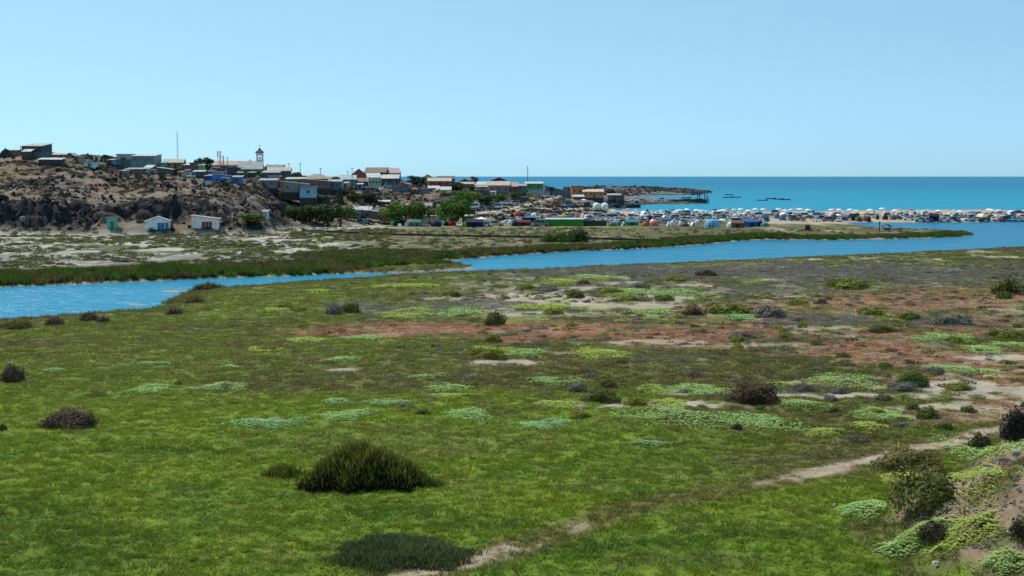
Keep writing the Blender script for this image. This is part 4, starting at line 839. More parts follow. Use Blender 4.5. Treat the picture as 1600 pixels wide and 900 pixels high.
def conifer_mesh(seed):
    r = random.Random(seed); V = []; Fc = []
    for i in range(9):
        z = .12 + i * .095; rad = .5 * (1 - z) ** .8 * r.uniform(.8, 1.1); v, f = leaf_dome(seed * 9 + i, 60, rad, rad, .12, .055, -0.2); n0 = len(V); V += [(x, y, zz + z) for x, y, zz in v]; Fc += [tuple(k + n0 for k in q_) for q_ in f]
    me = bpy.data.meshes.new('crown'); me.from_pydata(V, [], Fc); me.materials.append(M['leaf']); return me
CONI = [conifer_mesh(s) for s in (3, 5)]
def palm_mesh():
    m = MB(); r = random.Random(4)
    for i in range(22):
        a = i * 2.4; el = r.uniform(-.2, 1.0); prev = Vector((0, 0, .72)); d = Vector((math.cos(a) * math.cos(el), math.sin(a) * math.cos(el), math.sin(el)))
        side = Vector((-math.sin(a), math.cos(a), 0)) * .035
        for s in range(4):
            nx = prev + d * .12; d = (d + Vector((0, 0, -.28))).normalized(); w0, w1 = 1 - s * .2, .8 - s * .24
            m.add([prev - side * w0, prev + side * w0, nx + side * w1, nx - side * w1], [(0, 1, 2, 3)]); prev = nx
    return m.mesh('fronds', 'leaf')
PALM = palm_mesh()
PTRUNK = MB().tube((0, 0, -.1), (0, 0, .72), .035, .03, 8).mesh('trunk', 'wood')
G1, G2, G3, G4 = (.090, .155, .032), (.135, .22, .040), (.055, .088, .038), (.110, .130, .050)
TREES = [ # label, px, base row, width px, height px, colour, kind, Y
 ('bright green bush behind the red-doored hut side', 392, 353, 42, 20, G1, 'r', None), ('light green tree at the start of the shore row', 437, 349, 40, 28, G2, 'r', 452), ('leaning olive tree, second in the shore row', 456, 350, 36, 26, G4, 'r', 453), ('dark green tree in the middle of the shore row', 476, 350, 38, 28, G3, 'r', 455),
 ('tall grey-green tree of the shore row above the parked shade', 494, 350, 40, 31, G4, 'r', 456), ('dark bushy tree, late in the shore row', 513, 350, 38, 31, G3, 'r', 456), ('dense dark tree at the end of the shore row', 532, 350, 42, 33, G1, 'r', 457),
 ('black-green cedar on the slope above the shore row', 531, 323, 20, 26, G3, 'c', 500), ('broad dark tree on the slope under the cream house', 560, 325, 34, 24, G3, 'r', 505), ('dark tree on the slope beside the kiosk', 582, 326, 30, 26, G3, 'r', 508), ('small dark tree below the turquoise house', 546, 312, 22, 16, G3, 'r', 520),
 ('bright green round tree by the green dome tent', 617, 352, 40, 35, G2, 'r', 462), ('fresh green tree right of the white roof sheets', 634, 350, 38, 32, G1, 'r', 466), ('grey-green feathery tree before the salmon roof', 656, 346, 34, 30, G4, 'r', 476), ('low bushy green tree behind the palms', 684, 341, 36, 18, G1, 'r', 492),
 ('short palm tree, nearer the salmon roof', 671, 348, 16, 20, G1, 'p', 472), ('short palm tree, nearer the big spreading tree', 678, 348, 15, 19, G1, 'p', 473),
 ('big spreading tree, its left trunk, above the tents', 705, 350, 38, 38, G2, 'r', 470), ('big spreading tree with double trunk above the blue gazebo', 723, 351, 42, 42, G1, 'r', 468), ('mid green tree on the slope behind the spreading trees', 722, 323, 34, 24, G1, 'r', 540), ('bright green tree on the slope below the white sheet roof', 735, 321, 36, 22, G2, 'r', 548),
 ('dark tree beside the slope house with brown steep roof', 712, 306, 24, 20, G3, 'r', 585), ('dark tree under the tan house', 732, 303, 22, 16, G3, 'r', 592), ('dark green tree beside the small gabled house', 740, 290, 12, 14, G4, 'r', 628), ('bushy dark tree on the slope above the sandy road', 760, 322, 30, 18, G3, 'r', 560),
 ('bright green round tree under the grey warehouse', 781, 320, 22, 17, G2, 'r', 585), ('round green tree under the brown pink-roofed house', 807, 313, 17, 15, G1, 'r', 606), ('dark tree on the crest beside the yellow gabled house', 646, 293, 24, 18, G3, 'r', 598), ('dark tree on the crest touching the grey wall', 657, 292, 18, 16, G3, 'r', 600),
 ('dark green tree on the ridge behind the brown flat house', 321, 268, 22, 22, G3, 'r', 520), ('second dark tree on the ridge, nearer the teal shed', 311, 262, 14, 15, G3, 'r', 530), ('small tree on the ridge before the mast', 247, 262, 10, 12, G3, 'r', 515), ('round tree on the ridge skyline among pale roofs', 136, 250, 20, 9, G4, 'r', 500),
 ('green tree behind the long white roof line', 463, 279, 14, 10, G1, 'r', 556), ('olive tree beside the patched blue shack', 524, 284, 12, 9, G4, 'r', 560), ('low dark trees of the ridge behind cube house', 165, 250, 18, 8, G3, 'r', 508),
 ('dark bush under the teal shed on the slope', 700, 314, 26, 14, G3, 'r', 560), ('grey-green bush on the slope left of the road', 815, 316, 26, 10, G4, 'r', 620), ('bush beside the road bend', 868, 322, 20, 9, G4, 'r', 610), ('dark bush at the orange block', 862, 300, 10, 8, G3, 'r', 700),
]
for i, (lb, px, yb, w, h, c, kd, Y) in enumerate(TREES):
    Y = Y or G(px, yb)[1]; p = at_y(px, yb, Y); p = (p[0], p[1], p[2]); k = mpp(Y); r = root('tree' if kd != 'p' else 'palm_tree', p, i * 1.7, lb, 'tree', 'trees of the village')
    s = (w * k * 1.12, w * k * 1.12, h * k * 1.2); c = tuple(v * random.uniform(.85, 1.15) for v in c)
    if kd == 'r': put('trunk', TRUNK[i % 3], r, srgb(70, 60, 52), scale=s); put('crown', CROWN[i % 4], r, c, scale=s)
    elif kd == 'c': put('trunk', TRUNK[0], r, srgb(60, 52, 45), scale=s); put('crown', CONI[i % 2], r, c, scale=s)
    else: put('trunk', PTRUNK, r, srgb(90, 78, 62), scale=s); put('crown', PALM, r, c, scale=s)

# ------------------------------------------------------------------ camp: cars, tents, canopies, parasols, people
PEND = []                                            # (object, description, place) -> labels are written at the end
ORD = ['first', 'second', 'third', 'fourth', 'fifth', 'sixth', 'seventh', 'eighth', 'ninth', 'tenth', 'eleventh', 'twelfth', 'thirteenth', 'fourteenth', 'fifteenth', 'sixteenth', 'seventeenth', 'eighteenth', 'nineteenth', 'twentieth'] + ['twenty-' + w for w in ('first', 'second', 'third', 'fourth', 'fifth', 'sixth', 'seventh', 'eighth', 'ninth')] + ['thirtieth'] + ['thirty-' + w for w in ('first', 'second', 'third', 'fourth', 'fifth', 'sixth', 'seventh', 'eighth', 'ninth')]
PEND += SHED_PEND
def pend(o, desc, place, px): PEND.append((o, desc, place, px))
def finish_labels():
    d = {}
    for o, a, b_, px in PEND: d.setdefault((a, b_), []).append((px, o))
    for (a, b_), L in d.items():
        L.sort(key=lambda t_: t_[0])
        for i, (px, o) in enumerate(L):
            o['label'] = ('%s %s' % (a, b_)) if len(L) == 1 else '%s %s from the village %s' % (ORD[i], a, b_) if 'shed' not in a else '%s %s counted from the ridge house' % (ORD[i], a)
def car_meshes(kind):
    L, W, Hh, hood, cab0, cab1, rf0, rf1, belt = {'hatch': (3.9, 1.65, 1.46, .82, .95, 3.75, 1.75, 3.35, .88), 'sedan': (4.4, 1.7, 1.42, .85, 1.05, 3.75, 1.85, 3.05, .9), 'suv': (4.4, 1.8, 1.75, 1.0, 1.0, 4.3, 1.7, 4.1, 1.05), 'van': (4.8, 1.85, 2.05, 1.1, .55, 4.75, 1.3, 4.7, 1.15), 'pickup': (4.9, 1.75, 1.7, 1.0, 1.1, 3.0, 1.8, 2.8, 1.02)}[kind]
    m = MB(); w = W / 2
    side = [(0, .3), (L, .3), (L, belt), (cab1, belt), (cab0, belt), (.12, hood), (0, .6)]
    def sl(x, wd): return [(x, y, z) for y, z in ()]
    # lower body: inset sill, full width belt
    m.add([(x, -w * (1 if z > .35 else .9), z) for x, z in side] + [(x, w * (1 if z > .35 else .9), z) for x, z in side], [tuple(range(7)), tuple(range(13, 6, -1))] + [(i, i + 7, (i + 1) % 7 + 7, (i + 1) % 7) for i in range(7)])
    t = w * .80
    m.add([(cab0, -w * .97, belt - .01), (cab1, -w * .97, belt - .01), (cab1, w * .97, belt - .01), (cab0, w * .97, belt - .01), (rf0, -t, Hh), (rf1, -t, Hh), (rf1, t, Hh), (rf0, t, Hh)], [(0, 1, 5, 4), (1, 2, 6, 5), (2, 3, 7, 6), (3, 0, 4, 7), (4, 5, 6, 7)])
    body = m.mesh('body', 'car_paint')
    def pane(a, b_, c, d, n_):
        q = [Vector(a), Vector(b_), Vector(c), Vector(d)]; ce = sum(q, Vector()) / 4; nn = Vector(n_) * .012
        v = [ce + (p - ce) * .86 + nn for p in q]; back = [p - Vector(n_) * .008 for p in v]; return MB().hexa([*back, *v])
    P0, P1, R0, R1 = (cab0, -w * .97, belt), (cab1, -w * .97, belt), (rf0, -t, Hh), (rf1, -t, Hh); mir = lambda p: (p[0], -p[1], p[2])
    ws = pane(P0, mir(P0), mir(R0), R0, (-.8, 0, .6)).mesh('windscreen', 'glass'); rw = pane(P1, mir(P1), mir(R1), R1, (.9, 0, .4)).mesh('rear_window', 'glass')
    s1 = pane(P0, P1, R1, R0, (0, -.95, .3)).mesh('side_window', 'glass'); s2 = pane(mir(P0), mir(P1), mir(R1), mir(R0), (0, .95, .3)).mesh('side_window', 'glass')
    return dict(parts=[('body', body, 0), ('windscreen', ws, 1), ('rear_window', rw, 1), ('side_window', s1, 1), ('side_window', s2, 1)], L=L, W=W)
wm = MB()
for i in range(1): wm.add([(.31 * math.cos(6.2832 * k / 12), y, .31 * math.sin(6.2832 * k / 12)) for y in (-.1, .1) for k in range(12)], [tuple(range(12)), tuple(range(23, 11, -1))] + [(k, k + 12, (k + 1) % 12 + 12, (k + 1) % 12) for k in range(12)])
WHEEL = wm.mesh('wheel', 'rubber')
CAR = {k: car_meshes(k) for k in ('hatch', 'sedan', 'suv', 'van', 'pickup')}
CNAME = {'hatch': 'hatchback', 'sedan': 'sedan car', 'suv': 'off-road car', 'van': 'van', 'pickup': 'pickup truck'}
COLS = {'white': srgb(240, 240, 240), 'silver': srgb(175, 178, 182), 'grey': srgb(110, 113, 118), 'dark': srgb(58, 60, 66), 'blue': srgb(70, 105, 160), 'navy': srgb(40, 46, 75), 'red': srgb(175, 40, 45), 'maroon': srgb(100, 52, 56), 'teal': srgb(75, 130, 128), 'lightblue': srgb(120, 170, 205), 'green': srgb(40, 150, 80), 'darkgreen': srgb(45, 75, 55), 'yellow': srgb(225, 205, 60), 'orange': srgb(225, 105, 60), 'pink': srgb(215, 130, 125), 'brown': srgb(120, 88, 74), 'slate': srgb(115, 128, 148), 'cream': srgb(225, 215, 185), 'greygreen': srgb(120, 135, 115), 'cyan': srgb(110, 205, 215), 'black': srgb(24, 24, 28)}
WORD = {'lightblue': 'light blue', 'darkgreen': 'dark green', 'greygreen': 'grey-green', 'dark': 'charcoal', 'navy': 'navy blue'}
def gpos(px, py, Y=None):
    p = G(px, py, Y); return p
def car(px, py, colour, kind, rot, place, Y=None):
    p = gpos(px, py, Y); c = COLS[colour]; k = CAR[kind]; r = root('car' if kind != 'van' else 'van', p, rot, None, 'van' if kind == 'van' else 'car', 'cars parked in the camp and village')
    off = k['L'] / 2
    for nm, me, g in k['parts']: put(nm, me, r, c, (-off, 0, 0))
    for x in (.78, k['L'] - .85):
        for s in (-1, 1): put('wheel', WHEEL, r, (.02, .02, .02), (x - off, s * (k['W'] / 2 - .09), .31))
    pend(r, '%s %s' % (WORD.get(colour, colour), CNAME[kind]), place, px); return r
def dome_mesh(seed=0, nx=16, nz=6):
    m = MB(); V = []; Fc = []
    for j in range(nz + 1):
        e = j / nz * math.pi / 2
        for i in range(nx):
            a = 6.2832 * i / nx; rr = math.cos(e) ** .75 * (1 + .06 * math.cos(4 * a)); V.append((.5 * rr * math.cos(a), .45 * rr * math.sin(a), math.sin(e)))
    for j in range(nz):
        for i in range(nx): Fc.append((j * nx + i, j * nx + (i + 1) % nx, (j + 1) * nx + (i + 1) % nx, (j + 1) * nx + i))
    return m.add(V, Fc).mesh('flysheet', 'fabric')
DOME = dome_mesh()
DDOOR = MB().add([(-.16, -.475, 0), (.16, -.475, 0), (.12, -.40, .52), (0, -.36, .68), (-.12, -.40, .52), (-.16, -.44, 0), (.16, -.44, 0)], [(0, 1, 2, 3, 4)]).mesh('door_flap', 'fabric')
AFR = MB().prism([(-.5, 0), (.5, 0), (.03, 1), (-.03, 1)], -.5, .5).mesh('flysheet', 'fabric'); ADOOR = MB().prism([(-.22, 0), (.22, 0), (0, .62)], -.512, -.5).mesh('door_flap', 'fabric')
TUN = MB().prism([(.5 * math.cos(math.pi * i / 10), math.sin(math.pi * i / 10)) for i in range(11)], -.6, .6).mesh('flysheet', 'fabric'); TDOOR = MB().prism([(.2 * math.cos(math.pi * i / 8), .75 * math.sin(math.pi * i / 8)) for i in range(9)], -.615, -.6).mesh('door_flap', 'fabric')
MWALL = MB().box(-.5, .5, -.4, .4, 0, .62).mesh('side_wall', 'fabric'); MROOF = MB().prism_x([(-.44, .60), (0, 1.0), (.44, .60), (.44, .64), (0, 1.04), (-.44, .64)], -.53, .53).mesh('roof', 'fabric'); MDOOR = MB().box(-.12, .12, -.412, -.402, 0, .5).mesh('door_flap', 'fabric')
GCAN = MB().add([(-.5, -.5, .72), (.5, -.5, .72), (.5, .5, .72), (-.5, .5, .72), (-.5, -.5, .64), (.5, -.5, .64), (.5, .5, .64), (-.5, .5, .64), (0, 0, 1.0)], [(0, 1, 8), (1, 2, 8), (2, 3, 8), (3, 0, 8), (4, 5, 1, 0), (5, 6, 2, 1), (6, 7, 3, 2), (7, 4, 0, 3)]).mesh('canopy', 'fabric')
GLEG = MB().tube((0, 0, -.02), (0, 0, .70), .012, None, 6).mesh('leg', 'metal')
pm = MB(); pm.add([(.5 * math.cos(6.2832 * i / 10) * q, .5 * math.sin(6.2832 * i / 10) * q, z) for q, z in ((1, .78), (.6, .94)) for i in range(10)] + [(0, 0, 1.0)], [(i, (i + 1) % 10, (i + 1) % 10 + 10, i + 10) for i in range(10)] + [(10 + i, 10 + (i + 1) % 10, 20) for i in range(10)])
PCAN = pm.mesh('canopy', 'fabric'); PPOLE = MB().tube((0, 0, -.05), (0, 0, .98), .015, None, 6).mesh('pole', 'metal')
def tent(px, py, w, h, colour, kind, place, rot=0.0, Y=None, c2=None):
    p = gpos(px, py, Y); k = mpp(p[1]); W, Hh = w * k, h * k; c = COLS[colour]; dk = tuple(v * .25 for v in c) if c2 is None else COLS[c2]; s = (W, W, Hh)
    nm, wd = {'d': ('dome_tent', 'dome tent'), 'a': ('ridge_tent', 'pointed ridge tent'), 't': ('tunnel_tent', 'rounded tunnel tent'), 'm': ('marquee', 'box-shaped family tent'), 'g': ('gazebo', 'peaked gazebo canopy'), 'u': ('parasol', 'beach parasol')}[kind]
    r = root(nm, p, rot, None, {'g': 'gazebo', 'u': 'parasol'}.get(kind, 'tent'), {'g': 'gazebos in the camp', 'u': 'parasols on the beach'}.get(kind, 'tents in the camp'))
    if kind == 'd': put('flysheet', DOME, r, c, scale=s); put('door_flap', DDOOR, r, dk, scale=s)
    elif kind == 'a': put('flysheet', AFR, r, c, scale=s); put('door_flap', ADOOR, r, dk, scale=s)
    elif kind == 't': put('flysheet', TUN, r, c, scale=s); put('door_flap', TDOOR, r, dk, scale=s)
    elif kind == 'm': s = (W, min(W, 5) * .9, Hh); put('side_wall', MWALL, r, c, scale=s); put('roof', MROOF, r, c if c2 is None else COLS[c2], scale=s); put('door_flap', MDOOR, r, tuple(v * .3 for v in c), scale=s)
    elif kind == 'g':
        put('canopy', GCAN, r, c, scale=s)
        for a in (-1, 1):
            for b_ in (-1, 1): put('leg', GLEG, r, (.4, .4, .4), (a * W * .48, b_ * W * .48, 0), (3, 3, Hh))
    else: put('canopy', PCAN, r, c, scale=s); put('pole', PPOLE, r, (.5, .5, .5), (0, 0, 0), (2, 2, Hh))
    pend(r, '%s %s' % (WORD.get(colour, colour), wd), place, px); return r
FRONT = 'in the front row'
for t_ in [(618, 352.5, 14, 9, 'green', 'd'), (630, 353, 17, 10, 'navy', 'd'), (625, 354, 6, 4.5, 'white', 'd'), (642, 354, 22, 10.5, 'cream', 't'), (653, 353.5, 12, 10, 'teal', 'm'), (664, 348.5, 18, 9, 'teal', 'g'), (681, 354, 17, 9, 'navy', 'd'), (690, 351, 10, 10, 'white', 'a'), (694, 347, 12, 10, 'teal', 'g'), (703, 347, 14, 10, 'blue', 'g'), (697, 353, 9, 6, 'black', 'd'), (706, 353, 13, 8, 'red', 'd'),
           (726, 354, 10, 8, 'yellow', 'a'), (742, 354, 25, 11, 'navy', 'm'), (752, 351, 15, 12, 'white', 'g'), (785, 352.5, 6, 7, 'white', 'a'), (789, 349, 6, 5, 'white', 'd'), (797, 350, 8, 6, 'white', 'd'), (805, 353.5, 12, 8, 'navy', 'd'), (819, 353, 20, 9, 'maroon', 'm'), (826, 347, 22, 9, 'blue', 'g'), (832, 354, 8, 7, 'silver', 'a'), (838, 353, 8, 8, 'cream', 't')]: tent(*t_, FRONT, random.uniform(-.3, .3))
for c_ in [(664, 354.5, 'grey', 'hatch'), (718, 354.2, 'white', 'sedan'), (760, 353.5, 'white', 'hatch'), (775, 353, 'silver', 'suv'), (846, 353.5, 'greygreen', 'van'), (598, 349, 'red', 'hatch'), (566, 350, 'blue', 'hatch'), (577, 350, 'navy', 'sedan'), (603, 350, 'silver', 'hatch')]: car(*c_, random.uniform(-.4, .4) + random.choice([0, 1.57, 3.14]), FRONT)
MID = 'behind the green shed'
for t_ in [(808, 338, 11, 8, 'orange', 'd'), (815, 341, 9, 7, 'navy', 'd'), (834, 341.5, 9, 8, 'white', 'd'), (849, 341, 9, 7, 'cream', 't'), (850, 348, 11, 7, 'blue', 'g'), (857, 341, 11, 7, 'pink', 'd'), (881, 341, 8, 8, 'yellow', 'd', ), (893, 341.5, 9, 6, 'blue', 'd'), (903, 340, 7, 7, 'cream', 't'), (911, 341, 7, 8, 'white', 'a'), (916, 342, 8, 7, 'white', 'd'), (922, 341.5, 9, 6, 'blue', 'a'), (927.5, 342.5, 6, 6, 'yellow', 'a'), (788, 342, 14, 6, 'darkgreen', 'g'), (800, 339, 8, 6, 'navy', 'a'), (863, 347, 9, 6, 'maroon', 'd'), (890, 346.5, 8, 5, 'teal', 'd'), (926, 347.5, 8, 5, 'grey', 'd')]: tent(*t_, MID, random.uniform(-.4, .4))
for c_ in [(781, 340, 'maroon', 'sedan'), (812, 346, 'white', 'sedan'), (799, 346.5, 'white', 'hatch'), (840, 347, 'silver', 'hatch'), (868, 341.5, 'white', 'suv'), (882, 346.3, 'white', 'van'), (900, 345.5, 'white', 'hatch'), (933, 347, 'white', 'hatch'), (909, 346, 'grey', 'sedan'), (872, 346.5, 'dark', 'suv'), (826, 341, 'grey', 'hatch'), (917, 347.5, 'silver', 'sedan'), (937, 343.5, 'silver', 'hatch'), (860, 345, 'blue', 'hatch')]: car(*c_, random.uniform(-.4, .4) + random.choice([0, 1.57, 3.14]), MID)
EAST = 'between dark fence and beach'
for t_ in [(957, 353, 13, 7, 'greygreen', 'd'), (966.5, 352.5, 9, 7, 'slate', 'd'), (975, 353, 8, 7, 'silver', 'a'), (974, 345.5, 8, 7, 'yellow', 'd'), (986, 352.5, 20, 9, 'teal', 'm'), (1004, 345, 9, 8, 'slate', 'd'), (1008, 353, 9, 6, 'orange', 'd'), (1016, 344, 10, 8, 'dark', 'd'), (1022, 353, 15, 9, 'pink', 'd'), (1014, 352.5, 8, 5, 'maroon', 'd'), (1044, 353.5, 5, 7, 'white', 'a'), (1050, 353, 9, 8, 'white', 'd'), (1063, 352, 7, 6, 'white', 'd'), (1070, 354, 12, 6, 'brown', 'd'), (1076, 353.5, 4, 6, 'white', 'a'), (1083, 353, 7, 6, 'white', 't'), (1106, 348, 8, 10, 'teal', 'g'), (1113, 355, 25, 13, 'lightblue', 'd'),
           (1137, 343, 9, 8, 'brown', 'g'), (1146, 344, 8, 7, 'pink', 'd'), (1142, 355.5, 14, 9, 'white', 'd'), (1153, 355.5, 19, 11, 'brown', 'm'), (1158, 342, 9, 8, 'slate', 'd'), (1171, 354, 28, 12, 'blue', 'm'), (1186, 354, 14, 9, 'navy', 'd'), (1195, 354, 14, 6.5, 'teal', 'd'), (1167, 341, 11, 8, 'brown', 'd'), (1176, 343, 11, 8, 'grey', 'd'), (1184.5, 343, 9, 6, 'orange', 'd'), (1195, 344, 14, 11, 'slate', 'd'), (1031, 347, 8, 5, 'blue', 'd'), (996, 347, 9, 5, 'greygreen', 'd'), (947, 347, 8, 6, 'cream', 'd')]: tent(*t_, EAST, random.uniform(-.4, .4))
for c_ in [(951, 346.5, 'white', 'sedan'), (963, 347, 'white', 'suv'), (980, 344, 'white', 'hatch'), (994, 343.5, 'white', 'van'), (1028, 344, 'white', 'suv'), (1041, 344.5, 'grey', 'hatch'), (1052, 344, 'white', 'van'), (1071, 345.5, 'white', 'suv'), (1087, 346, 'red', 'hatch'), (1094, 343, 'maroon', 'hatch'), (1121, 342.5, 'white', 'suv'), (1128, 343.5, 'darkgreen', 'van'), (1122, 347, 'grey', 'hatch'), (1061, 343.5, 'dark', 'hatch'), (1036, 349, 'silver', 'sedan'), (1007, 348, 'silver', 'hatch'), (970, 341, 'grey', 'hatch'), (1080, 341.5, 'silver', 'hatch')]: car(*c_, random.uniform(-.4, .4) + random.choice([0, 1.57, 3.14, 1.57]), EAST)
SPIT = 'on the sand spit'
for t_ in [(1223, 344.5, 12, 10, 'slate', 'd'), (1303, 343, 10, 8, 'dark', 'd'), (1320, 344.2, 11, 9, 'slate', 'm'), (1333, 344.5, 7, 9, 'dark', 'd'), (1342, 345.5, 9, 7, 'brown', 'd'), (1351, 345, 9, 9, 'pink', 'd'), (1357, 346, 8, 8, 'maroon', 'd'), (1371, 343, 6, 7, 'darkgreen', 'd'), (1383, 343, 9, 8, 'maroon', 'd'), (1395, 343, 10, 8, 'greygreen', 'd'), (1424, 342, 8, 7, 'grey', 'd'), (1445, 343, 14, 8, 'navy', 'g'), (1459, 345, 15, 11, 'navy', 'm'), (1456, 338, 9, 6, 'red', 'g'), (1545, 342, 15, 7, 'greygreen', 't'), (1557, 342.5, 9, 8, 'white', 'd'), (1563, 345.5, 11, 8, 'pink', 'd'), (1580, 341, 10, 9, 'white', 'g'), (1591, 342, 20, 14, 'navy', 'g'), (1584, 343, 10, 6, 'blue', 'd'), (1535, 340, 12, 6, 'cream', 't'), (1523, 339, 11, 8, 'blue', 'g'), (1501, 340, 9, 8, 'silver', 'd'), (1469, 339, 8, 7, 'pink', 'd'), (1384, 337.5, 7, 9, 'pink', 'g'), (1568, 346, 6, 5, 'dark', 'd'), (1240, 340, 9, 6, 'cream', 't'), (1290, 341, 8, 7, 'silver', 'g'), (1348, 339.5, 10, 8, 'yellow', 'g'), (1334, 339, 8, 7, 'cream', 'g'), (1322, 338.5, 11, 9, 'pink', 'g'), (1610, 343, 14, 9, 'grey', 'd'), (1625, 343, 14, 9, 'white', 'g')]: tent(*t_, SPIT, random.uniform(-.4, .4))
for c_ in [(1238, 344, 'white', 'van'), (1255, 346, 'red', 'hatch'), (1276, 346.3, 'white', 'hatch'), (1282, 343.5, 'dark', 'suv'), (1294, 346.5, 'grey', 'van'), (1310, 346, 'white', 'hatch'), (1333, 341.5, 'dark', 'van'), (1402, 343, 'dark', 'sedan'), (1409, 341, 'white', 'hatch'), (1420, 344, 'white', 'sedan'), (1431, 342.5, 'white', 'hatch'), (1438, 345.5, 'silver', 'sedan'), (1449, 345.8, 'slate', 'sedan'), (1475, 345.5, 'white', 'sedan'), (1488, 344.5, 'dark', 'hatch'), (1497, 345, 'slate', 'hatch'), (1513, 345, 'white', 'sedan'), (1527, 344.5, 'white', 'hatch'), (1532, 345.5, 'maroon', 'hatch'), (1552, 344.5, 'white', 'hatch'), (1573, 344.5, 'dark', 'suv'), (1582, 345.5, 'white', 'hatch'), (1590, 345.8, 'white', 'sedan'), (1598, 345.5, 'white', 'hatch'), (1246, 341, 'silver', 'hatch'), (1263, 342, 'grey', 'hatch'), (1480, 341, 'silver', 'hatch'), (1508, 341.5, 'slate', 'sedan'), (1516, 341, 'dark', 'hatch'), (1540, 345.5, 'grey', 'hatch')]: car(*c_, random.uniform(-.3, .3) + random.choice([0, 1.57, 3.14, 0]), SPIT)
BEACH = 'along the far beach edge'
ub = [(958, 'cream'), (968, 'teal'), (974, 'pink'), (982, 'pink'), (994, 'silver'), (1050, 'blue'), (1057, 'white'), (1062, 'cream'), (1073, 'white'), (1088, 'white'), (1096, 'cream'), (1117, 'navy'), (1124, 'white'), (1130, 'white'), (1138, 'orange'), (1147, 'cream'), (1157, 'white'), (1169, 'white'), (1174, 'pink'), (1180, 'white'), (1192, 'white'), (1197, 'pink'), (1216, 'white'), (1222, 'pink'), (1227, 'white'), (1236, 'cream'), (1246, 'pink'), (1250, 'white'), (1262, 'white'), (1298, 'white'), (1304, 'pink'), (1311, 'white'), (1328, 'white'), (1338, 'cream'), (1359, 'white'), (1371, 'silver'), (1378, 'white'), (1398, 'white'), (1405, 'pink'), (1424, 'red'), (1436, 'cyan'), (1450, 'cyan'), (1466, 'white'), (1482, 'pink'), (1491, 'cyan'), (1500, 'white'), (1532, 'pink'), (1545, 'white'), (1550, 'white'), (1560, 'cream')]
for px, c_ in ub: tent(px, random.uniform(334.8, 337.2), random.uniform(8.5, 11), random.uniform(8.5, 10.5), c_, 'u', BEACH)
HARB = 'at the harbour'
for t_ in [(876, 323, 'white', 'hatch'), (886, 323, 'lightblue', 'van'), (896, 323, 'brown', 'sedan'), (905, 322, 'white', 'hatch'), (915, 322, 'dark', 'suv'), (922, 321.5, 'white', 'sedan'), (930, 321.5, 'silver', 'hatch'), (937, 319, 'white', 'van'), (942, 320, 'white', 'hatch'), (950, 319, 'dark', 'hatch'), (957, 321, 'lightblue', 'sedan'), (966, 320, 'navy', 'hatch'), (978, 319.5, 'silver', 'van'), (1027, 314.5, 'white', 'sedan'), (1032, 314, 'white', 'van'), (1006, 316.5, 'white', 'hatch'), (1002, 316, 'cream', 'van'), (985, 318, 'white', 'van'), (991, 318, 'darkgreen', 'van')]: car(*t_, random.uniform(-.3, .3), HARB)
for t_ in [(912, 318.5, 9, 7, 'white', 'u'), (968, 318, 9, 6, 'pink', 'g'), (975, 317, 8, 6, 'red', 'g'), (986, 318, 12, 6, 'white', 'g'), (994, 317, 10, 5, 'cream', 'g')]: tent(*t_, HARB)
HILLP = 'parked on the village slope'
for t_ in [(740, 326.5, 'white', 'van'), (752, 329, 'slate', 'hatch'), (765, 327, 'grey', 'hatch'), (776, 326, 'white', 'van'), (791, 320, 'white', 'suv'), (803, 320.5, 'silver', 'suv'), (843, 302, 'white', 'van'), (850, 305, 'white', 'suv'), (857, 306, 'dark', 'pickup'), (852, 308.5, 'white', 'hatch'), (836, 300, 'cream', 'hatch'), (816, 310.5, 'silver', 'hatch')]: car(*t_, random.uniform(-.3, .3), HILLP)
car(597, 293, 'white', 'pickup', 1.2, HILLP, 560); car(608, 291.5, 'lightblue', 'van', .2, HILLP, 566); car(297, 276, 'white', 'van', 1.4, HILLP, 470); car(336, 268, 'white', 'van', .3, HILLP, 512); car(344, 269, 'silver', 'van', .2, HILLP, 510); car(866, 323, 'red', 'pickup', .2, HILLP)

# more of the crowded camp between the listed ones
TAKEN = [(o.location.x, o.location.y) for o, a_, b_, px_ in PEND]
def free(p, d=3.6): return all((p[0] - q[0]) ** 2 + ((p[1] - q[1]) * .8) ** 2 > d * d for q in TAKEN)
rr_ = random.Random(12); made = 0
for tries in range(1600):
    if made >= 85: break
    px = rr_.uniform(782, 1210); py = rr_.uniform(338.5, 349.5) if px > 950 else rr_.uniform(338.5, 348)
    p = G(px, py)
    if p[2] < 1.0 or not free(p) or (850 < px < 950 and py > 349): continue
    TAKEN.append(p); made += 1; pl = MID if px < 948 else EAST
    if rr_.random() < .58: car(px, py, rr_.choice(['white', 'white', 'white', 'white', 'silver', 'grey', 'silver', 'red', 'white', 'blue']), rr_.choice(['hatch', 'hatch', 'sedan', 'suv', 'van']), rr_.uniform(-.4, .4) + rr_.choice([0, 1.57, 3.14]), pl)
    else: tent(px, py, rr_.uniform(7, 11), rr_.uniform(5.5, 8), rr_.choice(['white', 'white', 'white', 'cream', 'slate', 'blue', 'greygreen', 'orange', 'silver', 'silver', 'pink']), rr_.choice(['d', 'd', 'a', 't', 'g']), pl, rr_.uniform(-.5, .5))
made = 0
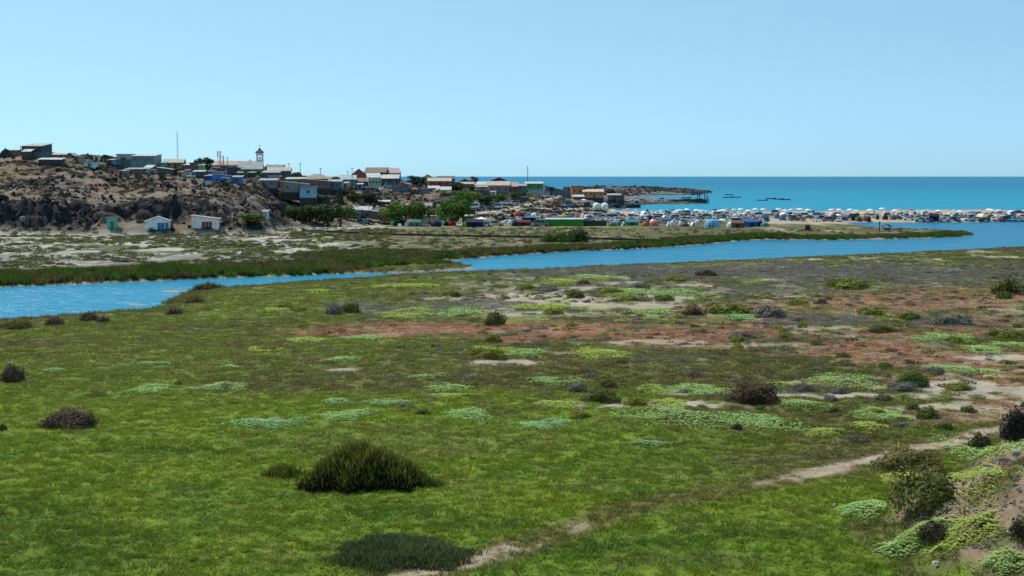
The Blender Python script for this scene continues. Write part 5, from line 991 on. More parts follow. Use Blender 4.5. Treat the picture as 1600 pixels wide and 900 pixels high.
for tries in range(3000):
    if made >= 105: break
    px = rr_.uniform(1000, 1640); py = rr_.uniform(335, 340) if px < 1205 or rr_.random() < .5 else rr_.uniform(339, 345.5); p = G(px, py)
    if p[2] < 1.0 or not free(p, 3.3): continue
    TAKEN.append(p); made += 1
    if rr_.random() < .6: car(px, py, rr_.choice(['white', 'white', 'white', 'white', 'silver', 'grey', 'silver', 'slate']), rr_.choice(['hatch', 'hatch', 'sedan', 'suv', 'van']), rr_.uniform(-.4, .4) + rr_.choice([0, 1.57, 3.14]), SPIT)
    else: tent(px, py, rr_.uniform(7, 11), rr_.uniform(6, 8.5), rr_.choice(['white', 'white', 'cream', 'slate', 'silver', 'greygreen', 'navy', 'pink']), rr_.choice(['d', 'd', 't', 'g']), SPIT, rr_.uniform(-.5, .5))
# people on the beach: one continuous figure each
def person_mesh(pose):
    bm = bmesh.new(); st = .16 if pose == 0 else .10
    pts = {'pelvis': (0, 0, .92), 'belly': (0, 0, 1.1), 'chest': (0, 0, 1.32), 'neck': (0, 0, 1.48), 'chin': (0, -.02, 1.56), 'crown': (0, 0, 1.72), 'hipl': (.1, 0, .88), 'kneel': (st, -.03, .48), 'anklel': (st, .02, .08), 'toel': (st, -.14, .03), 'hipr': (-.1, 0, .88), 'kneer': (-st, .0, .48), 'ankler': (-st, .04, .08), 'toer': (-st, -.12, .03),
           'shl': (.18, 0, 1.40), 'ell': (.26, .02, 1.12), 'hal': (.25 if pose == 0 else .1, -.1 if pose == 0 else -.22, .86 if pose == 0 else 1.05), 'shr': (-.18, 0, 1.40), 'elr': (-.27, .02, 1.12), 'har': (-.27, -.06, .86)}
    rad = {'pelvis': .15, 'belly': .13, 'chest': .16, 'neck': .06, 'chin': .09, 'crown': .09, 'hipl': .1, 'hipr': .1, 'kneel': .065, 'kneer': .065, 'anklel': .045, 'ankler': .045, 'toel': .04, 'toer': .04, 'shl': .07, 'shr': .07, 'ell': .048, 'elr': .048, 'hal': .038, 'har': .038}
    E = [('pelvis', 'belly'), ('belly', 'chest'), ('chest', 'neck'), ('neck', 'chin'), ('chin', 'crown'), ('pelvis', 'hipl'), ('hipl', 'kneel'), ('kneel', 'anklel'), ('anklel', 'toel'), ('pelvis', 'hipr'), ('hipr', 'kneer'), ('kneer', 'ankler'), ('ankler', 'toer'), ('chest', 'shl'), ('shl', 'ell'), ('ell', 'hal'), ('chest', 'shr'), ('shr', 'elr'), ('elr', 'har')]
    names = list(pts); me = bpy.data.meshes.new('person'); me.from_pydata([pts[n_] for n_ in names], [(names.index(a), names.index(b_)) for a, b_ in E], [])
    o = bpy.data.objects.new('person_source', me); C.link(o); md = o.modifiers.new('skin', 'SKIN'); md.use_smooth_shade = True
    for i, n_ in enumerate(names): me.skin_vertices[0].data[i].radius = (rad[n_], rad[n_]); me.skin_vertices[0].data[i].use_root = n_ == 'pelvis'
    dg = bpy.context.evaluated_depsgraph_get(); out_ = bpy.data.meshes.new_from_object(o.evaluated_get(dg)); bpy.data.objects.remove(o); bm.free()
    out_.materials.clear(); out_.materials.append(M['skin_cloth']); return out_
PERSON = [person_mesh(0), person_mesh(1)]
PC = [('dark clothes', (.03, .03, .04)), ('navy shirt', (.03, .04, .09)), ('white shirt', (.6, .6, .6)), ('red shirt', (.35, .05, .05)), ('brown swimwear', (.16, .09, .06))]
for i, px in enumerate([1010, 1015, 1021, 1026, 1033, 1045, 1048, 1079, 1083, 1100, 1160, 1189, 1205, 1264, 1268, 1272, 1285, 1366, 1389, 1409.5, 1414, 1417.5, 1430, 1442, 1005, 998, 1148, 1213]):
    p = gpos(px, random.uniform(335.5, 337)); nm, c_ = PC[[0, 1, 0, 2, 0, 1, 4, 3, 0, 0, 1, 0, 4, 2, 2, 0, 0, 1, 0, 0, 1, 0, 2, 4, 0, 3, 0, 1][i]]
    o = put('person', PERSON[i % 2], None, c_, p, (1.05, 1.05, 1.05), random.uniform(0, 6)); tag(o, None, 'person', 'people on the beach'); pend(o, 'standing person in %s' % nm, BEACH, px)
finish_labels()

# ------------------------------------------------------------------ single structures around the camp
def green_shed():
    p = G(893, 353.5); k = mpp(p[1]); r = root('green_shed', p, 0, 'long low bright green shed with white sheet roof before the camp', 'shed'); x0, x1 = (853 - 893) * k, (911 - 893) * k; h = 10.5 * k; n = 12
    for i in range(n):
        a, b_ = x0 + (x1 - x0) * i / n, x0 + (x1 - x0) * (i + 1) / n; MB().box(a + .01, b_ - .01, 0 if i % 2 else .03, .12, -.5, h).build('panel', 'paint', r, srgb(60, 145, 45))
    MB().box(x0, x1, .14, 4, -.5, h - .02).build('wall', 'paint', r, srgb(60, 130, 50))
    for i in range(5):
        a, b_ = x0 - .2 + (x1 - x0 + .4) * i / 5, x0 - .2 + (x1 - x0 + .4) * (i + 1) / 5; MB().prism_x([(-.3, h + .01 - .03 * (i % 2)), (4.3, h + .35), (4.3, h + .43), (-.3, h + .09 - .03 * (i % 2))], a + .01, b_ - .01).build('roof_sheet', 'roof_sheet', r, WHITE)
    return r
green_shed()
def mesh_fence():
    p = G(930, 353.5); k = mpp(p[1]); r = root('screen_fence', p, 0, 'dark grey shade-cloth fence joining the green shed', 'fence'); x0, x1 = (911.5 - 930) * k, (948 - 930) * k; h = 9 * k
    for i in range(4):
        a, b_ = x0 + (x1 - x0) * i / 4, x0 + (x1 - x0) * (i + 1) / 4; MB().box(a + .06, b_ - .06, .05, .09, 0, h).build('cloth', 'fabric', r, srgb(62, 66, 72)); MB().tube((a, .07, -.5), (a, .07, h + .1), .06, None, 6).build('post', 'wood', r, srgb(80, 70, 60))
mesh_fence()
for i, px in enumerate((932, 944.6)):
    p = G(px, 328.8); k = mpp(p[1]); w = 11.2 * k / 2; h = 12 * k; r = root('water_tank', p, 0, ['white cylindrical water tank, the one nearer the village', 'white cylindrical water tank, the one nearer the bay'][i], 'tank', 'water tanks by the bay')
    MB().cone(0, 0, -.4, h * .82, w, w, 20).build('barrel', 'metal', r, srgb(215, 222, 210), True); MB().cone(0, 0, h * .82 + .002, h, w * 1.02, w * .18, 20).build('lid', 'metal', r, srgb(225, 230, 222)); MB().cone(0, 0, h, h + .2, w * .16, w * .16, 10).build('hatch', 'metal', r, srgb(200, 205, 200))
# fence with dark base along the field
def field_fence():
    pts = [(470, 361), (540, 364.5), (600, 367.5), (700, 369.5), (820, 371.5), (900, 373.5), (1036, 377)]; xs = np.arange(472, 1037, 20.0); P = [G(x, float(np.interp(x, [p[0] for p in pts], [p[1] for p in pts]))) for x in xs]
    o = Vector(P[0]); r = root('field_fence', o, 0, 'long low post and rail fence with dark base across the field', 'fence')
    pm_ = MB().box(-.07, .07, -.07, .07, -.4, 1.45).mesh('post', 'wood')
    for i, q in enumerate(P):
        d = Vector(q) - o; po = put('post', pm_, r, srgb(88, 72, 62), tuple(d), rz=.1 * (i % 5)); po.rotation_euler = (.03 * ((i * 7) % 5 - 2), .03 * ((i * 3) % 5 - 2), 0)
        if i < len(P) - 1:
            e = Vector(P[i + 1]) - o
            for z in (.75, 1.2): MB().tube(d + Vector((0, -.08, z)), e + Vector((0, -.08, z)), .035, None, 5).build('rail', 'wood', r, srgb(105, 92, 80))
            MB().hexa([(d.x, d.y, d.z - .5), (e.x, e.y, e.z - .5), (e.x, e.y + .3, e.z - .5), (d.x, d.y + .3, d.z - .5), (d.x, d.y, d.z + .5), (e.x, e.y, e.z + .5), (e.x, e.y + .3, e.z + .5), (d.x, d.y + .3, d.z + .5)]).build('base_board', 'stone', r, srgb(62, 58, 52))
field_fence()
p = G(1037, 377.5); r = root('fence_box', p, 0, 'small dark box at the lagoon end of the field fence', 'box'); MB().box(-.5, .5, -.3, .3, -.2, .95).build('case', 'wood', r, srgb(50, 50, 52)); MB().box(-.56, .56, -.36, .36, .952, 1.05).build('lid', 'wood', r, srgb(62, 62, 64))
p = G(1262, 361); k = mpp(p[1]); r = root('notice_board', p, .1, 'dark square board standing on the grassy tongue', 'board'); MB().box(-4 * k, 4 * k, 0, .12, 1.2 * k, 9 * k).build('panel', 'wood', r, srgb(48, 50, 60))
for x in (-3.2, 3.2): MB().box(x * k - .07, x * k + .07, .125, .25, -.4, 9 * k).build('post', 'wood', r, srgb(60, 55, 52))
p = G(1385, 361.5); k = mpp(p[1]); r = root('shelter', p, .15, 'small open shelter with brown roof on the grassy tongue', 'shelter'); w = 6.5 * k
for a in (-1, 1):
    for b_ in (-1, 1): MB().box(a * w * .8 - .07, a * w * .8 + .07, b_ * w * .5 - .07, b_ * w * .5 + .07, -.4, 7.5 * k).build('post', 'wood', r, srgb(130, 115, 100))
MB().prism([(-w * 1.15, 7 * k), (0, 11 * k), (w * 1.15, 7 * k), (w * 1.15, 7.6 * k), (0, 11.8 * k), (-w * 1.15, 7.6 * k)], -w * .75, w * .75).build('roof', 'roof_sheet', r, srgb(120, 75, 65)); MB().box(-w * .7, w * .7, -w * .45, w * .45, 2.6 * k, 3.2 * k).build('bench', 'wood', r, srgb(120, 110, 100)); MB().box(-w * .85, w * .85, -w * .6, -w * .56, .2, 1.1).build('railing', 'wood', r, srgb(110, 100, 90))
p = G(1374, 361.5); r = root('marker_post', p, 0, 'slim dark post beside the open shelter', 'post'); MB().box(-.12, .12, -.12, .12, -.4, 2.6).build('shaft', 'wood', r, srgb(65, 60, 62)); MB().box(-.25, .25, -.18, .18, 2.6, 2.9).build('cap', 'wood', r, srgb(75, 70, 72))
# lookout on the harbour knob
p = at_y(953.5, 293.5, 893); r = root('lookout', p, 0, 'tiny round-roofed lookout on top of the harbour knob', 'lookout')
for a in range(4): MB().tube((1.2 * math.cos(a * 1.57 + .78), 1.2 * math.sin(a * 1.57 + .78), -.8), (1.2 * math.cos(a * 1.57 + .78), 1.2 * math.sin(a * 1.57 + .78), 1.7), .12, None, 6).build('post', 'wood', r, srgb(200, 195, 190))
MB().cone(0, 0, 1.7, 2.4, 2.2, .2, 10).build('roof', 'roof_sheet', r, srgb(90, 80, 78))
# jetty
def jetty():
    a = Vector((*at_z(1040, 318.3), 0)); b_ = Vector((*at_z(1104.5, 317.6), 0)); o = a.copy(); r = root('jetty', o, 0, 'dark stone jetty ending in the bay with tall mooring piles', 'jetty'); d = b_ - a; n = 10
    for i in range(n):
        q0, q1 = d * (i / n), d * ((i + 1) / n); h = 1.6 + 1.0 * min(1, i / 4) + .25 * (i % 3)
        MB().hexa([(q0.x + .04, q0.y - 1 - .3 * (i % 2), -3), (q1.x - .04, q1.y - 1 - .3 * (i % 2), -3), (q1.x - .04, q1.y + 26, -3), (q0.x + .04, q0.y + 26, -3), (q0.x + .04, q0.y, h), (q1.x - .04, q1.y, h), (q1.x - .04, q1.y + 22, h), (q0.x + .04, q0.y + 22, h)]).build('stone_block', 'stone', r, srgb(78, 72, 74))
    for px, h in ((1087, 6.8), (1090, 6.0), (1098, 6.6), (1101.5, 5.6), (1094, 3.6), (1104, 3.4)):
        x = at_z(px, 317.7)[0] - o.x; MB().tube((x, 3, 0), (x, 3, h), .32, .28, 8).build('pile', 'wood', r, srgb(55, 50, 55))
jetty()
# boats
def boat_meshes():
    m = MB(); secs = [(-3.6, .75, .55), (-2.4, 1.0, .5), (0, 1.1, .48), (2.0, .9, .56), (3.2, .45, .75), (3.9, .05, 1.0)]; V = []
    for x, w, h in secs: V += [(x, -w, h), (x, -w * .7, -.25), (x, w * .7, -.25), (x, w, h), (x, w * .85, h - .02), (x, w * .6, .05), (x, -w * .6, .05), (x, -w * .85, h - .02)]
    Fc = [(0, 1, 2, 3, 4, 5, 6, 7)]
    for i in range(len(secs) - 1):
        for j in range(8): Fc.append((i * 8 + j, (i + 1) * 8 + j, (i + 1) * 8 + (j + 1) % 8, i * 8 + (j + 1) % 8))
    hull = m.add(V, Fc).mesh('hull', 'paint'); th = MB().box(-.2, .2, -.85, .85, .3, .36).mesh('thwart', 'wood'); en = MB().box(-3.95, -3.62, -.18, .18, .1, 1.0).mesh('outboard_motor', 'metal'); return hull, th, en
HULL, THW, ENG = boat_meshes()
for i, (px, py, rz, c_, lb) in enumerate([(1072, 309.6, .1, srgb(90, 55, 55), 'dark red fishing boat moored behind the jetty'), (1137, 309, 0, srgb(70, 75, 95), 'slate fishing boat moored off the jetty, nearest to it'), (1151, 308.6, 3.1, srgb(60, 65, 85), 'slate fishing boat moored bow to stern past the nearest one'), (1139, 304.8, .2, srgb(60, 80, 100), 'small far boat behind the slate pair'), (1191, 313.5, 0, srgb(110, 130, 150), 'pale grey-blue boat low in the water in the second cluster'), (1204, 310.8, .1, srgb(55, 60, 70), 'dark boat leading the second cluster in the bay'), (1216, 311.6, 0, srgb(60, 55, 65), 'dark boat in the middle of the second cluster'), (1227, 312.4, 3.1, srgb(85, 60, 62), 'reddish boat ending the second cluster in the bay')]):
    x, y = at_z(px, py); r = root('boat', (x, y, .12), rz, lb, 'boat', 'boats moored in the bay'); s = 1.05
    put('hull', HULL, r, c_, scale=(s, s, s)); put('outboard_motor', ENG, r, (.05, .05, .05))
    for xx in (-2, 0, 1.8): put('thwart', THW, r, (.2, .15, .1), (xx, 0, 0))

# ------------------------------------------------------------------ shrubs, rush clumps and mats of the marsh
def dome_set(n, s, seeds, low=0.0, flat=.5):
    L = []
    for sd in seeds:
        V, Fc = leaf_dome(sd, n, 1, 1, 1, s, low, flat); me = bpy.data.meshes.new('foliage'); me.from_pydata(V, [], Fc); me.materials.append(M['leaf']); L.append(me)
    return L
FINE = dome_set(3200, .055, (1, 2, 3)); MEDI = dome_set(800, .10, (4, 5, 6, 7))
def twig_mesh(seed):
    r = random.Random(seed); m = MB()
    for i in range(16):
        a = r.uniform(0, 6.283); e = r.uniform(.3, 1.4); q = r.uniform(.4, .72); m.tube((0, 0, -.1), (math.cos(a) * math.cos(e) * q, math.sin(a) * math.cos(e) * q, math.sin(e) * q), .025, .008, 4)
    return m.mesh('stems', 'wood')
TWIG = [twig_mesh(1), twig_mesh(2)]
SG, SO, SB, SY, SGR, SP = (.085, .135, .024), (.120, .115, .030), (.125, .080, .056), (.205, .212, .036), (.185, .168, .145), (.085, .068, .055)
def shrub(label, px, py, w, h, c, Y=None):
    p = G(px, py, Y); k = mpp(p[1]); r = root('shrub', (p[0], p[1] + w * k * .25, p[2]), px * .37, label, 'shrub', 'shrubs of the marsh'); s = (w * k / 2, w * k / 2, h * k * .98)
    i = int(px * 7 + py); big = w * k > 2.2 and p[1] < 160
    put('stems', TWIG[i % 2], r, (.06, .05, .04), scale=s); put('foliage', (FINE if big else MEDI)[i % 3], r, c, scale=s); return r
SH = [('large dark brown mound shrub alone on the open meadow', 100, 670, 100, 30, SB), ('dark brown bush cut by the picture edge above the meadow', 16, 598, 46, 30, SB), ('small dark sprig at the picture edge below the brown mound', 2, 674, 18, 12, SG),
 ('brown and rust shrub with grey twigs on the sand strip', 1182, 632, 92, 32, (.075, .048, .028)), ('green round shrub right of the long light mat', 1430, 605, 58, 26, SG), ('bright green shrub at the red ground beside the track', 1452, 656, 44, 20, SG), ('small green shrub above the bright green one', 1428, 641, 26, 12, SO), ('green shrub near the picture edge above the track', 1514, 645, 30, 11, SG), ('green shrub at the top of the sandy track', 1478, 672, 30, 13, SG),
 ('grey twiggy shrub right of the brown rust shrub', 1255, 613, 36, 16, SGR), ('grey low shrub beside the green round shrub', 1415, 612, 64, 14, SGR), ('olive-green low shrub right of the round shrub', 1502, 610, 50, 12, SY), ('tan dry bush on the sand strip', 1382, 628, 32, 13, (.14, .12, .06)), ('dark sprig on the light mats', 1152, 672, 20, 12, SB),
 ('olive clump shrub in the sand by the light mat', 994, 635, 42, 14, SY), ('olive-brown hummock shrub above the sand strip', 940, 629, 70, 20, SO), ('dark olive shrub capping the hummock', 950, 606, 32, 14, SO), ('yellow-olive shrub left of the sand strip', 905, 655, 40, 13, SY), ('grey sage shrub left of the hummock', 902, 612, 38, 14, SGR),
 ('dark olive round shrub above the orange belt', 773, 509, 40, 24, SO), ('olive shrub on the grey patch beside it', 770, 535, 34, 14, SY), ('brown-olive shrub left of the grey patch', 545, 489, 40, 18, SO), ('dark shrub on the grey patch edge', 520, 492, 34, 18, SGR), ('low olive shrub at the grey patch', 770, 562, 50, 18, SY), ('yellow-green hummock by the small sand pan', 742, 556, 44, 14, SY),
 ('dark rounded bush on the near bank corner', 270, 493, 32, 14, SB), ('brown bush on the near bank left end', 82, 510, 34, 16, SB), ('brown bush beside it on the near bank', 136, 502, 34, 15, SB), ('dark green bank bush at the picture edge', 20, 515, 56, 15, SO), ('small dark bush on the near bank by the shoal', 160, 505, 24, 12, SB), ('bank bush at the water bend', 300, 474, 40, 12, SO),
 ('green broad shrub in the middle of the far marsh', 1140, 490, 80, 18, SY), ('rusty shrub left of the broad green shrub', 1085, 493, 44, 14, (.11, .075, .03)), ('grey shrub right of the broad green shrub', 1205, 497, 60, 20, SGR), ('dark small shrub on red ground', 1285, 475, 20, 9, SB), ('bright green tufted shrub of the far marsh', 1250, 477, 40, 10, SY), ('green shrub pair in the red ground', 1363, 492, 50, 14, SY), ('green shrub beside the grey patch far right', 1425, 500, 40, 12, SG), ('grey wide shrub of the far right red ground', 1495, 508, 76, 18, SGR),
 ('big olive shrub by the right picture edge', 1577, 460, 56, 28, SO), ('dark shrub under the big olive one at the edge', 1572, 467, 30, 12, SG), ('olive broad shrub on the grey bank', 1330, 452, 70, 18, SY), ('rusty-green shrub near the grey bank', 1310, 447, 40, 12, SO), ('green shrub at the right edge of the orange ground', 1580, 530, 60, 16, SY), ('dark shrub of the right edge, lower', 1560, 527, 40, 12, SG), ('small green shrub on the light mat far right', 1492, 536, 36, 11, SY),
 ('dark shrub in the dark green band', 1380, 520, 50, 12, SO), ('green shrub in the orange ground', 1228, 530, 36, 10, SY), ('olive shrub left of the green one', 1155, 535, 36, 10, SY), ('grey shrub on the sand line', 1160, 530, 50, 12, SGR), ('small green shrub by the white sand', 1318, 560, 28, 9, SG), ('green shrub on the right sand', 1385, 575, 26, 9, SG), ('grey shrub above the sand right', 1462, 585, 40, 12, SGR), ('sage shrub left of the sand strip end', 1315, 616, 36, 12, SGR), ('grey sage cushion on the sand by the rust shrub', 1300, 628, 28, 9, SGR), ('dark green little shrub under the rust shrub', 1190, 642, 20, 8, SG), ('small dark shrub under the sand strip', 1305, 645, 24, 9, SO), ('olive shrub on the brown heath', 1376, 650, 26, 9, SO),
 ('dark rush bush on the dry field, camp side', 904, 378, 40, 25, (.05, .075, .026)), ('green bush on the dry field, next to the dark one', 880, 378.5, 40, 20, G1), ('lighter bush on the dry field, village side', 858, 378, 30, 16, (.085, .14, .03)), ('flat dark mound on the meadow above the brown mound', 148, 621, 40, 6, SO), ('yellow-topped dark shrub by the blue-green mat', 447, 658, 26, 6, SY), ('small olive shrub beside the middle mat', 660, 648, 30, 8, SO), ('olive shrub near the upper middle mat', 740, 604, 34, 8, SY), ('olive tuft above the bush row', 416, 548, 40, 8, SY), ('olive mound on upper meadow', 460, 582, 30, 6, SY), ('tiny dark shrub of the upper meadow', 278, 602, 14, 6, SB), ('yellow-green hummock on the bank heath', 440, 482, 36, 9, SY), ('olive hummock on the bank heath', 465, 486, 30, 8, SY), ('yellow bush hummock at the sand flat', 865, 492, 40, 12, SY), ('olive bush at sand flat middle', 900, 466, 34, 13, SO), ('olive bush at the sand flat top', 955, 458, 38, 10, SY), ('dark bush at the sand flat top', 912, 445, 26, 8, SB), ('yellow bush on white flat', 700, 462, 34, 9, SY), ('brown bush on white flat', 712, 464, 20, 9, SO), ('dark bush on stone rise', 1105, 432, 40, 12, SB), ('olive bush beside the stone rise', 1060, 440, 50, 10, SY), ('sage bush on far heath', 1000, 450, 40, 9, SGR), ('olive bush on far heath', 1040, 470, 36, 10, SO), ('green bush of the far heath', 985, 470, 34, 9, SY), ('olive bush between the heath sands', 820, 452, 36, 9, SY), ('sage bush between the heath sands', 855, 456, 40, 9, SGR)]
seen = {}
for s_ in SH: shrub(*s_)
def rush(name, label, px, py, w, h, depth, cols_, dome=1.0, power=2.0, cat='shrub'):
    """upright blades over a ragged oval: parts are (name, count, colour, first height, last height, blade width, lean)"""
    p = G(px, py); k = mpp(p[1]); W, Hh = w * k / 2, h * k; r = root(name, (p[0], p[1] + depth, p[2]), 0, label, cat); rr = random.Random(int(px))
    for part, n, c, h0, h1, bw0, lean in cols_:
        V = []; Fc = []
        for i in range(n):
            a = rr.uniform(0, 6.283); q = math.sqrt(rr.random()); ed = 1 + .13 * math.sin(a * 3 + px) + .09 * math.sin(a * 7 + 1) + .07 * math.sin(a * 13) + rr.gauss(0, .06); x, y = W * q * ed * math.cos(a), depth * q * ed * math.sin(a)
            top = Hh * max(.08, 1 - dome * q ** power) * (1 + .22 * (float(vnoise(x * 2.1 + 9, y * 2.1, 5)) - .5) * 2) * rr.uniform(.82, 1.06); z0, z1 = top * h0 - (.1 if h0 == 0 else 0), top * h1 * rr.uniform(.9, 1.12); L = z1 - z0
            la = math.atan2(y / depth, x / W) + rr.gauss(0, .9); ll = lean * rr.uniform(.2, 1.3) * L; lx, ly = math.cos(la) * ll, math.sin(la) * ll; fa = rr.uniform(0, 6.283); bw = bw0 * rr.uniform(.6, 1.4); wx, wy = math.cos(fa) * bw, math.sin(fa) * bw; j = len(V)
            V += [(x - wx, y - wy, z0), (x + wx, y + wy, z0), (x + lx * .4 + wx, y + ly * .4 + wy, z0 + L * .6), (x + lx * .4 - wx, y + ly * .4 - wy, z0 + L * .6), (x + lx, y + ly, z1)]; Fc += [(j, j + 1, j + 2, j + 3), (j + 3, j + 2, j + 4)]
        me = bpy.data.meshes.new(part); me.from_pydata(V, [], Fc); me.materials.append(M['leaf']); link(part, me, None, r, c)
rush('rush_clump', 'large dark rush clump with yellow-green tips on the open meadow', 562, 773, 188, 60, 2.6, [('stems', 6500, (.030, .028, .012), 0, .9, .018, .12), ('leaves', 3800, (.085, .084, .022), .70, 1.0, .020, .5), ('foliage', 5000, (.19, .19, .034), .88, 1.10, .018, .7)], .85, 2.2)  # stem colour darkened as inner shade, tip colour brightened as the sunlit top
rush('rush_fringe', 'thin yellow-green rush fringe left of the large clump', 440, 750, 70, 20, .9, [('stems', 380, (.05, .052, .018), 0, .8, .018, .2), ('foliage', 700, (.19, .195, .034), .5, 1.1, .02, .6)], .8)
rush('rush_fringe', 'low green rush fringe right of the large clump', 662, 764, 60, 15, .8, [('stems', 300, (.03, .06, .016), 0, .8, .018, .2), ('foliage', 600, (.10, .16, .03), .5, 1.1, .02, .6)], .8)
rush('sedge_patch', 'flat dark blue-green sedge patch beside the track at the bottom', 612, 898, 236, 20, 3.0, [('stems', 6500, (.062, .080, .030), 0, .9, .018, .35), ('foliage', 5500, (.130, .158, .056), .35, 1.1, .016, .6)], .8, 3.0)
# light green mats of creeping plants
def rosette(seed):
    r = random.Random(seed); V = []; Fc = []
    for i in range(5):
        a = i * 1.257 + r.uniform(-.3, .3); e = r.uniform(.05, .6); L = r.uniform(.7, 1.1); u = Vector((math.cos(a) * math.cos(e), math.sin(a) * math.cos(e), math.sin(e))); s = Vector((-math.sin(a), math.cos(a), 0)) * .28; j = len(V)
        V += [tuple(Vector()), tuple(u * L * .5 + s), tuple(u * L), tuple(u * L * .5 - s)]; Fc.append((j, j + 1, j + 2, j + 3))
    return V, Fc
ROS = [rosette(s) for s in range(4)]
def ground_mat(label, px, py, w, h, c, thick=.12):
    c = tuple(min(v * 1.25, .75) for v in c); p = G(px, py); k = mpp(p[1]); W = w * k / 2 * 1.1; y0, y1 = G(px, py + h * .62)[1], G(px, py - h * .62)[1]; Dp = max((y1 - y0) / 2, .5); rr = random.Random(int(px * 3 + py)); V = []; Fc = []
    size = max(.09, p[1] * .0013); n = int(min(1500, max(60, 3.14 * W * Dp / (size * size) * 1.7))); ph = [rr.uniform(0, 6.28) for _ in range(4)]
    for i in range(n):
        a = rr.uniform(0, 6.283); q = math.sqrt(rr.random()) * (1 if rr.random() < .8 else rr.uniform(1, 1.4)); ed = 1 + .22 * math.sin(2 * a + ph[0]) + .15 * math.sin(3 * a + ph[1]) + .12 * math.sin(7 * a + ph[2]); x, y = W * q * ed * math.cos(a), Dp * q * ed * math.sin(a)
        wx, wy = p[0] + x, (y0 + y1) / 2 + y; z = float(ground_z(wx, wy)) - p[2] + .02 + thick * max(0, 1 - q * q) * rr.uniform(.5, 1.2); s = size * rr.uniform(.7, 1.4); rz = rr.uniform(0, 6.283); cs, sn = math.cos(rz) * s, math.sin(rz) * s; v, f = ROS[i % 4]; j = len(V)
        V += [(x + a_ * cs - b_ * sn, y + a_ * sn + b_ * cs, z + c_ * s * .75) for a_, b_, c_ in v]; Fc += [tuple(t_ + j for t_ in q_) for q_ in f]
    me = bpy.data.meshes.new('plant_mat'); me.from_pydata(V, [], Fc); me.materials.append(M['mat_leaf']); o = link('plant_mat', me, None, None, c); o.location = (p[0], (y0 + y1) / 2, p[2]); return tag(o, label, 'plant mat', 'light green plant mats')
LG, LY, LB = (.29, .425, .135), (.35, .415, .085), (.235, .405, .17)
MATS = [('blue-green plant mat with yellow far edge on the open meadow', 418, 663, 100, 16, LB), ('light green plant mat centred on the meadow', 542, 649, 80, 13, LG), ('light plant mat between the meadow centre and the sand', 730, 648, 78, 13, LG), ('blue-green mat just below the sand strip end', 847, 663, 72, 15, LB), ('long light mat below the sand strip', 1060, 652, 210, 22, LG), ('light mat ending the long mat towards the heath', 1190, 660, 110, 22, LG), ('yellow-green flat mat in the sand', 1045, 630, 56, 10, LY),
 ('light green mat on the sand left of the rust shrub', 1090, 611, 84, 16, LG), ('yellow-green mat beside the hummock', 870, 633, 54, 10, LY), ('small yellow-green mat above the sand strip', 1018, 609, 48, 10, LY), ('green mat below the rust shrub', 1255, 632, 76, 10, LG), ('wide light mat left of the round shrub', 1330, 597, 150, 18, LG), ('lower light green mat on the brown heath', 1376, 649, 86, 14, LG), ('yellow-green mat right of the brown heath', 1358, 668, 56, 11, LY), ('thin light mat on the brown heath edge', 1290, 676, 70, 8, LY), ('green mat behind the rust shrub', 1225, 602, 44, 7, LY),
 ('bright yellow-green mat under the orange belt', 938, 553, 86, 13, LY), ('bright mat beside the small sand pan', 820, 552, 56, 12, LG), ('green mat left of the small sand pan', 765, 550, 70, 14, LY), ('thin light mat on the upper meadow centre', 566, 528, 60, 6, LG), ('thin yellow mat on the upper meadow', 480, 532, 60, 6, LY), ('pale mat on the upper meadow under the orange belt', 535, 563, 60, 6, LG), ('small light mat of the upper meadow, left', 358, 575, 40, 5, LG), ('flat light mat of the upper meadow', 348, 605, 80, 9, LG), ('bright mat of the left meadow', 232, 610, 76, 12, LG), ('thin blue-green mat of the left meadow', 230, 570, 56, 5, LB), ('pale thin mat near the dark edge bush', 86, 579, 36, 4, LB), ('yellow tuft mat of the left meadow', 412, 546, 46, 6, LY),
 ('thin light mat over the hummock', 872, 596, 100, 8, LG), ('blue-green mat trail of the meadow centre', 600, 629, 60, 7, LB), ('blue-green thin mat left of the centre', 525, 628, 40, 6, LB), ('light mat upper centre', 700, 606, 70, 9, LG), ('small mat upper centre', 665, 590, 46, 6, LG), ('yellowish mat centre heath', 705, 620, 60, 9, LY), ('small blue-green mat alone on the lower meadow', 1018, 695, 44, 8, LB), ('long light mat on the far right ground', 1480, 529, 100, 10, LG), ('light mat of the right edge', 1535, 547, 60, 9, LG), ('light mat near the right edge sands', 1590, 540, 50, 8, LG), ('thin mat in the red ground', 1500, 578, 90, 8, LG), ('yellow mat on grey patch', 640, 490, 90, 12, LY), ('yellow mat on grey patch right', 720, 488, 70, 10, LG), ('green mat on white flat', 850, 480, 70, 8, LY), ('light mat on the sand flat', 1020, 487, 56, 7, LG), ('green mat under the broad shrub', 1150, 496, 60, 7, LB), ('light mat below the stone rise', 1060, 458, 90, 8, LG), ('pale mat below the stone rise', 980, 456, 70, 7, LG), ('yellow mat at the near bank', 620, 447, 60, 6, LY), ('yellow mat at the bank heath', 495, 456, 34, 5, LY), ('small yellow mat at bank', 665, 447, 30, 5, LY), ('yellow mat left of grey patch', 430, 485, 30, 6, LY), ('green mat of the far flat', 880, 440, 60, 6, LY), ('light mat in the far flat', 940, 434, 60, 5, LG),
 ('light green mat at the toe of the stony bank', 1350, 800, 84, 20, LG), ('yellow-green mat climbing beside the hanging shrub', 1425, 755, 60, 26, LY), ('large yellow-green mat draped over the stony bank', 1535, 765, 110, 60, LY), ('green mat on the upper bank by the slabs', 1530, 715, 70, 34, LG), ('light mat low on the stony bank', 1420, 852, 110, 30, LG), ('yellow mat below the dark bank shrub', 1510, 838, 110, 30, LY), ('light mat in the bottom corner of the bank', 1578, 884, 70, 34, LG)]
for m_ in MATS: ground_mat(*m_, **({'thick': .4} if m_[2] > 700 and m_[1] > 1300 else {}))
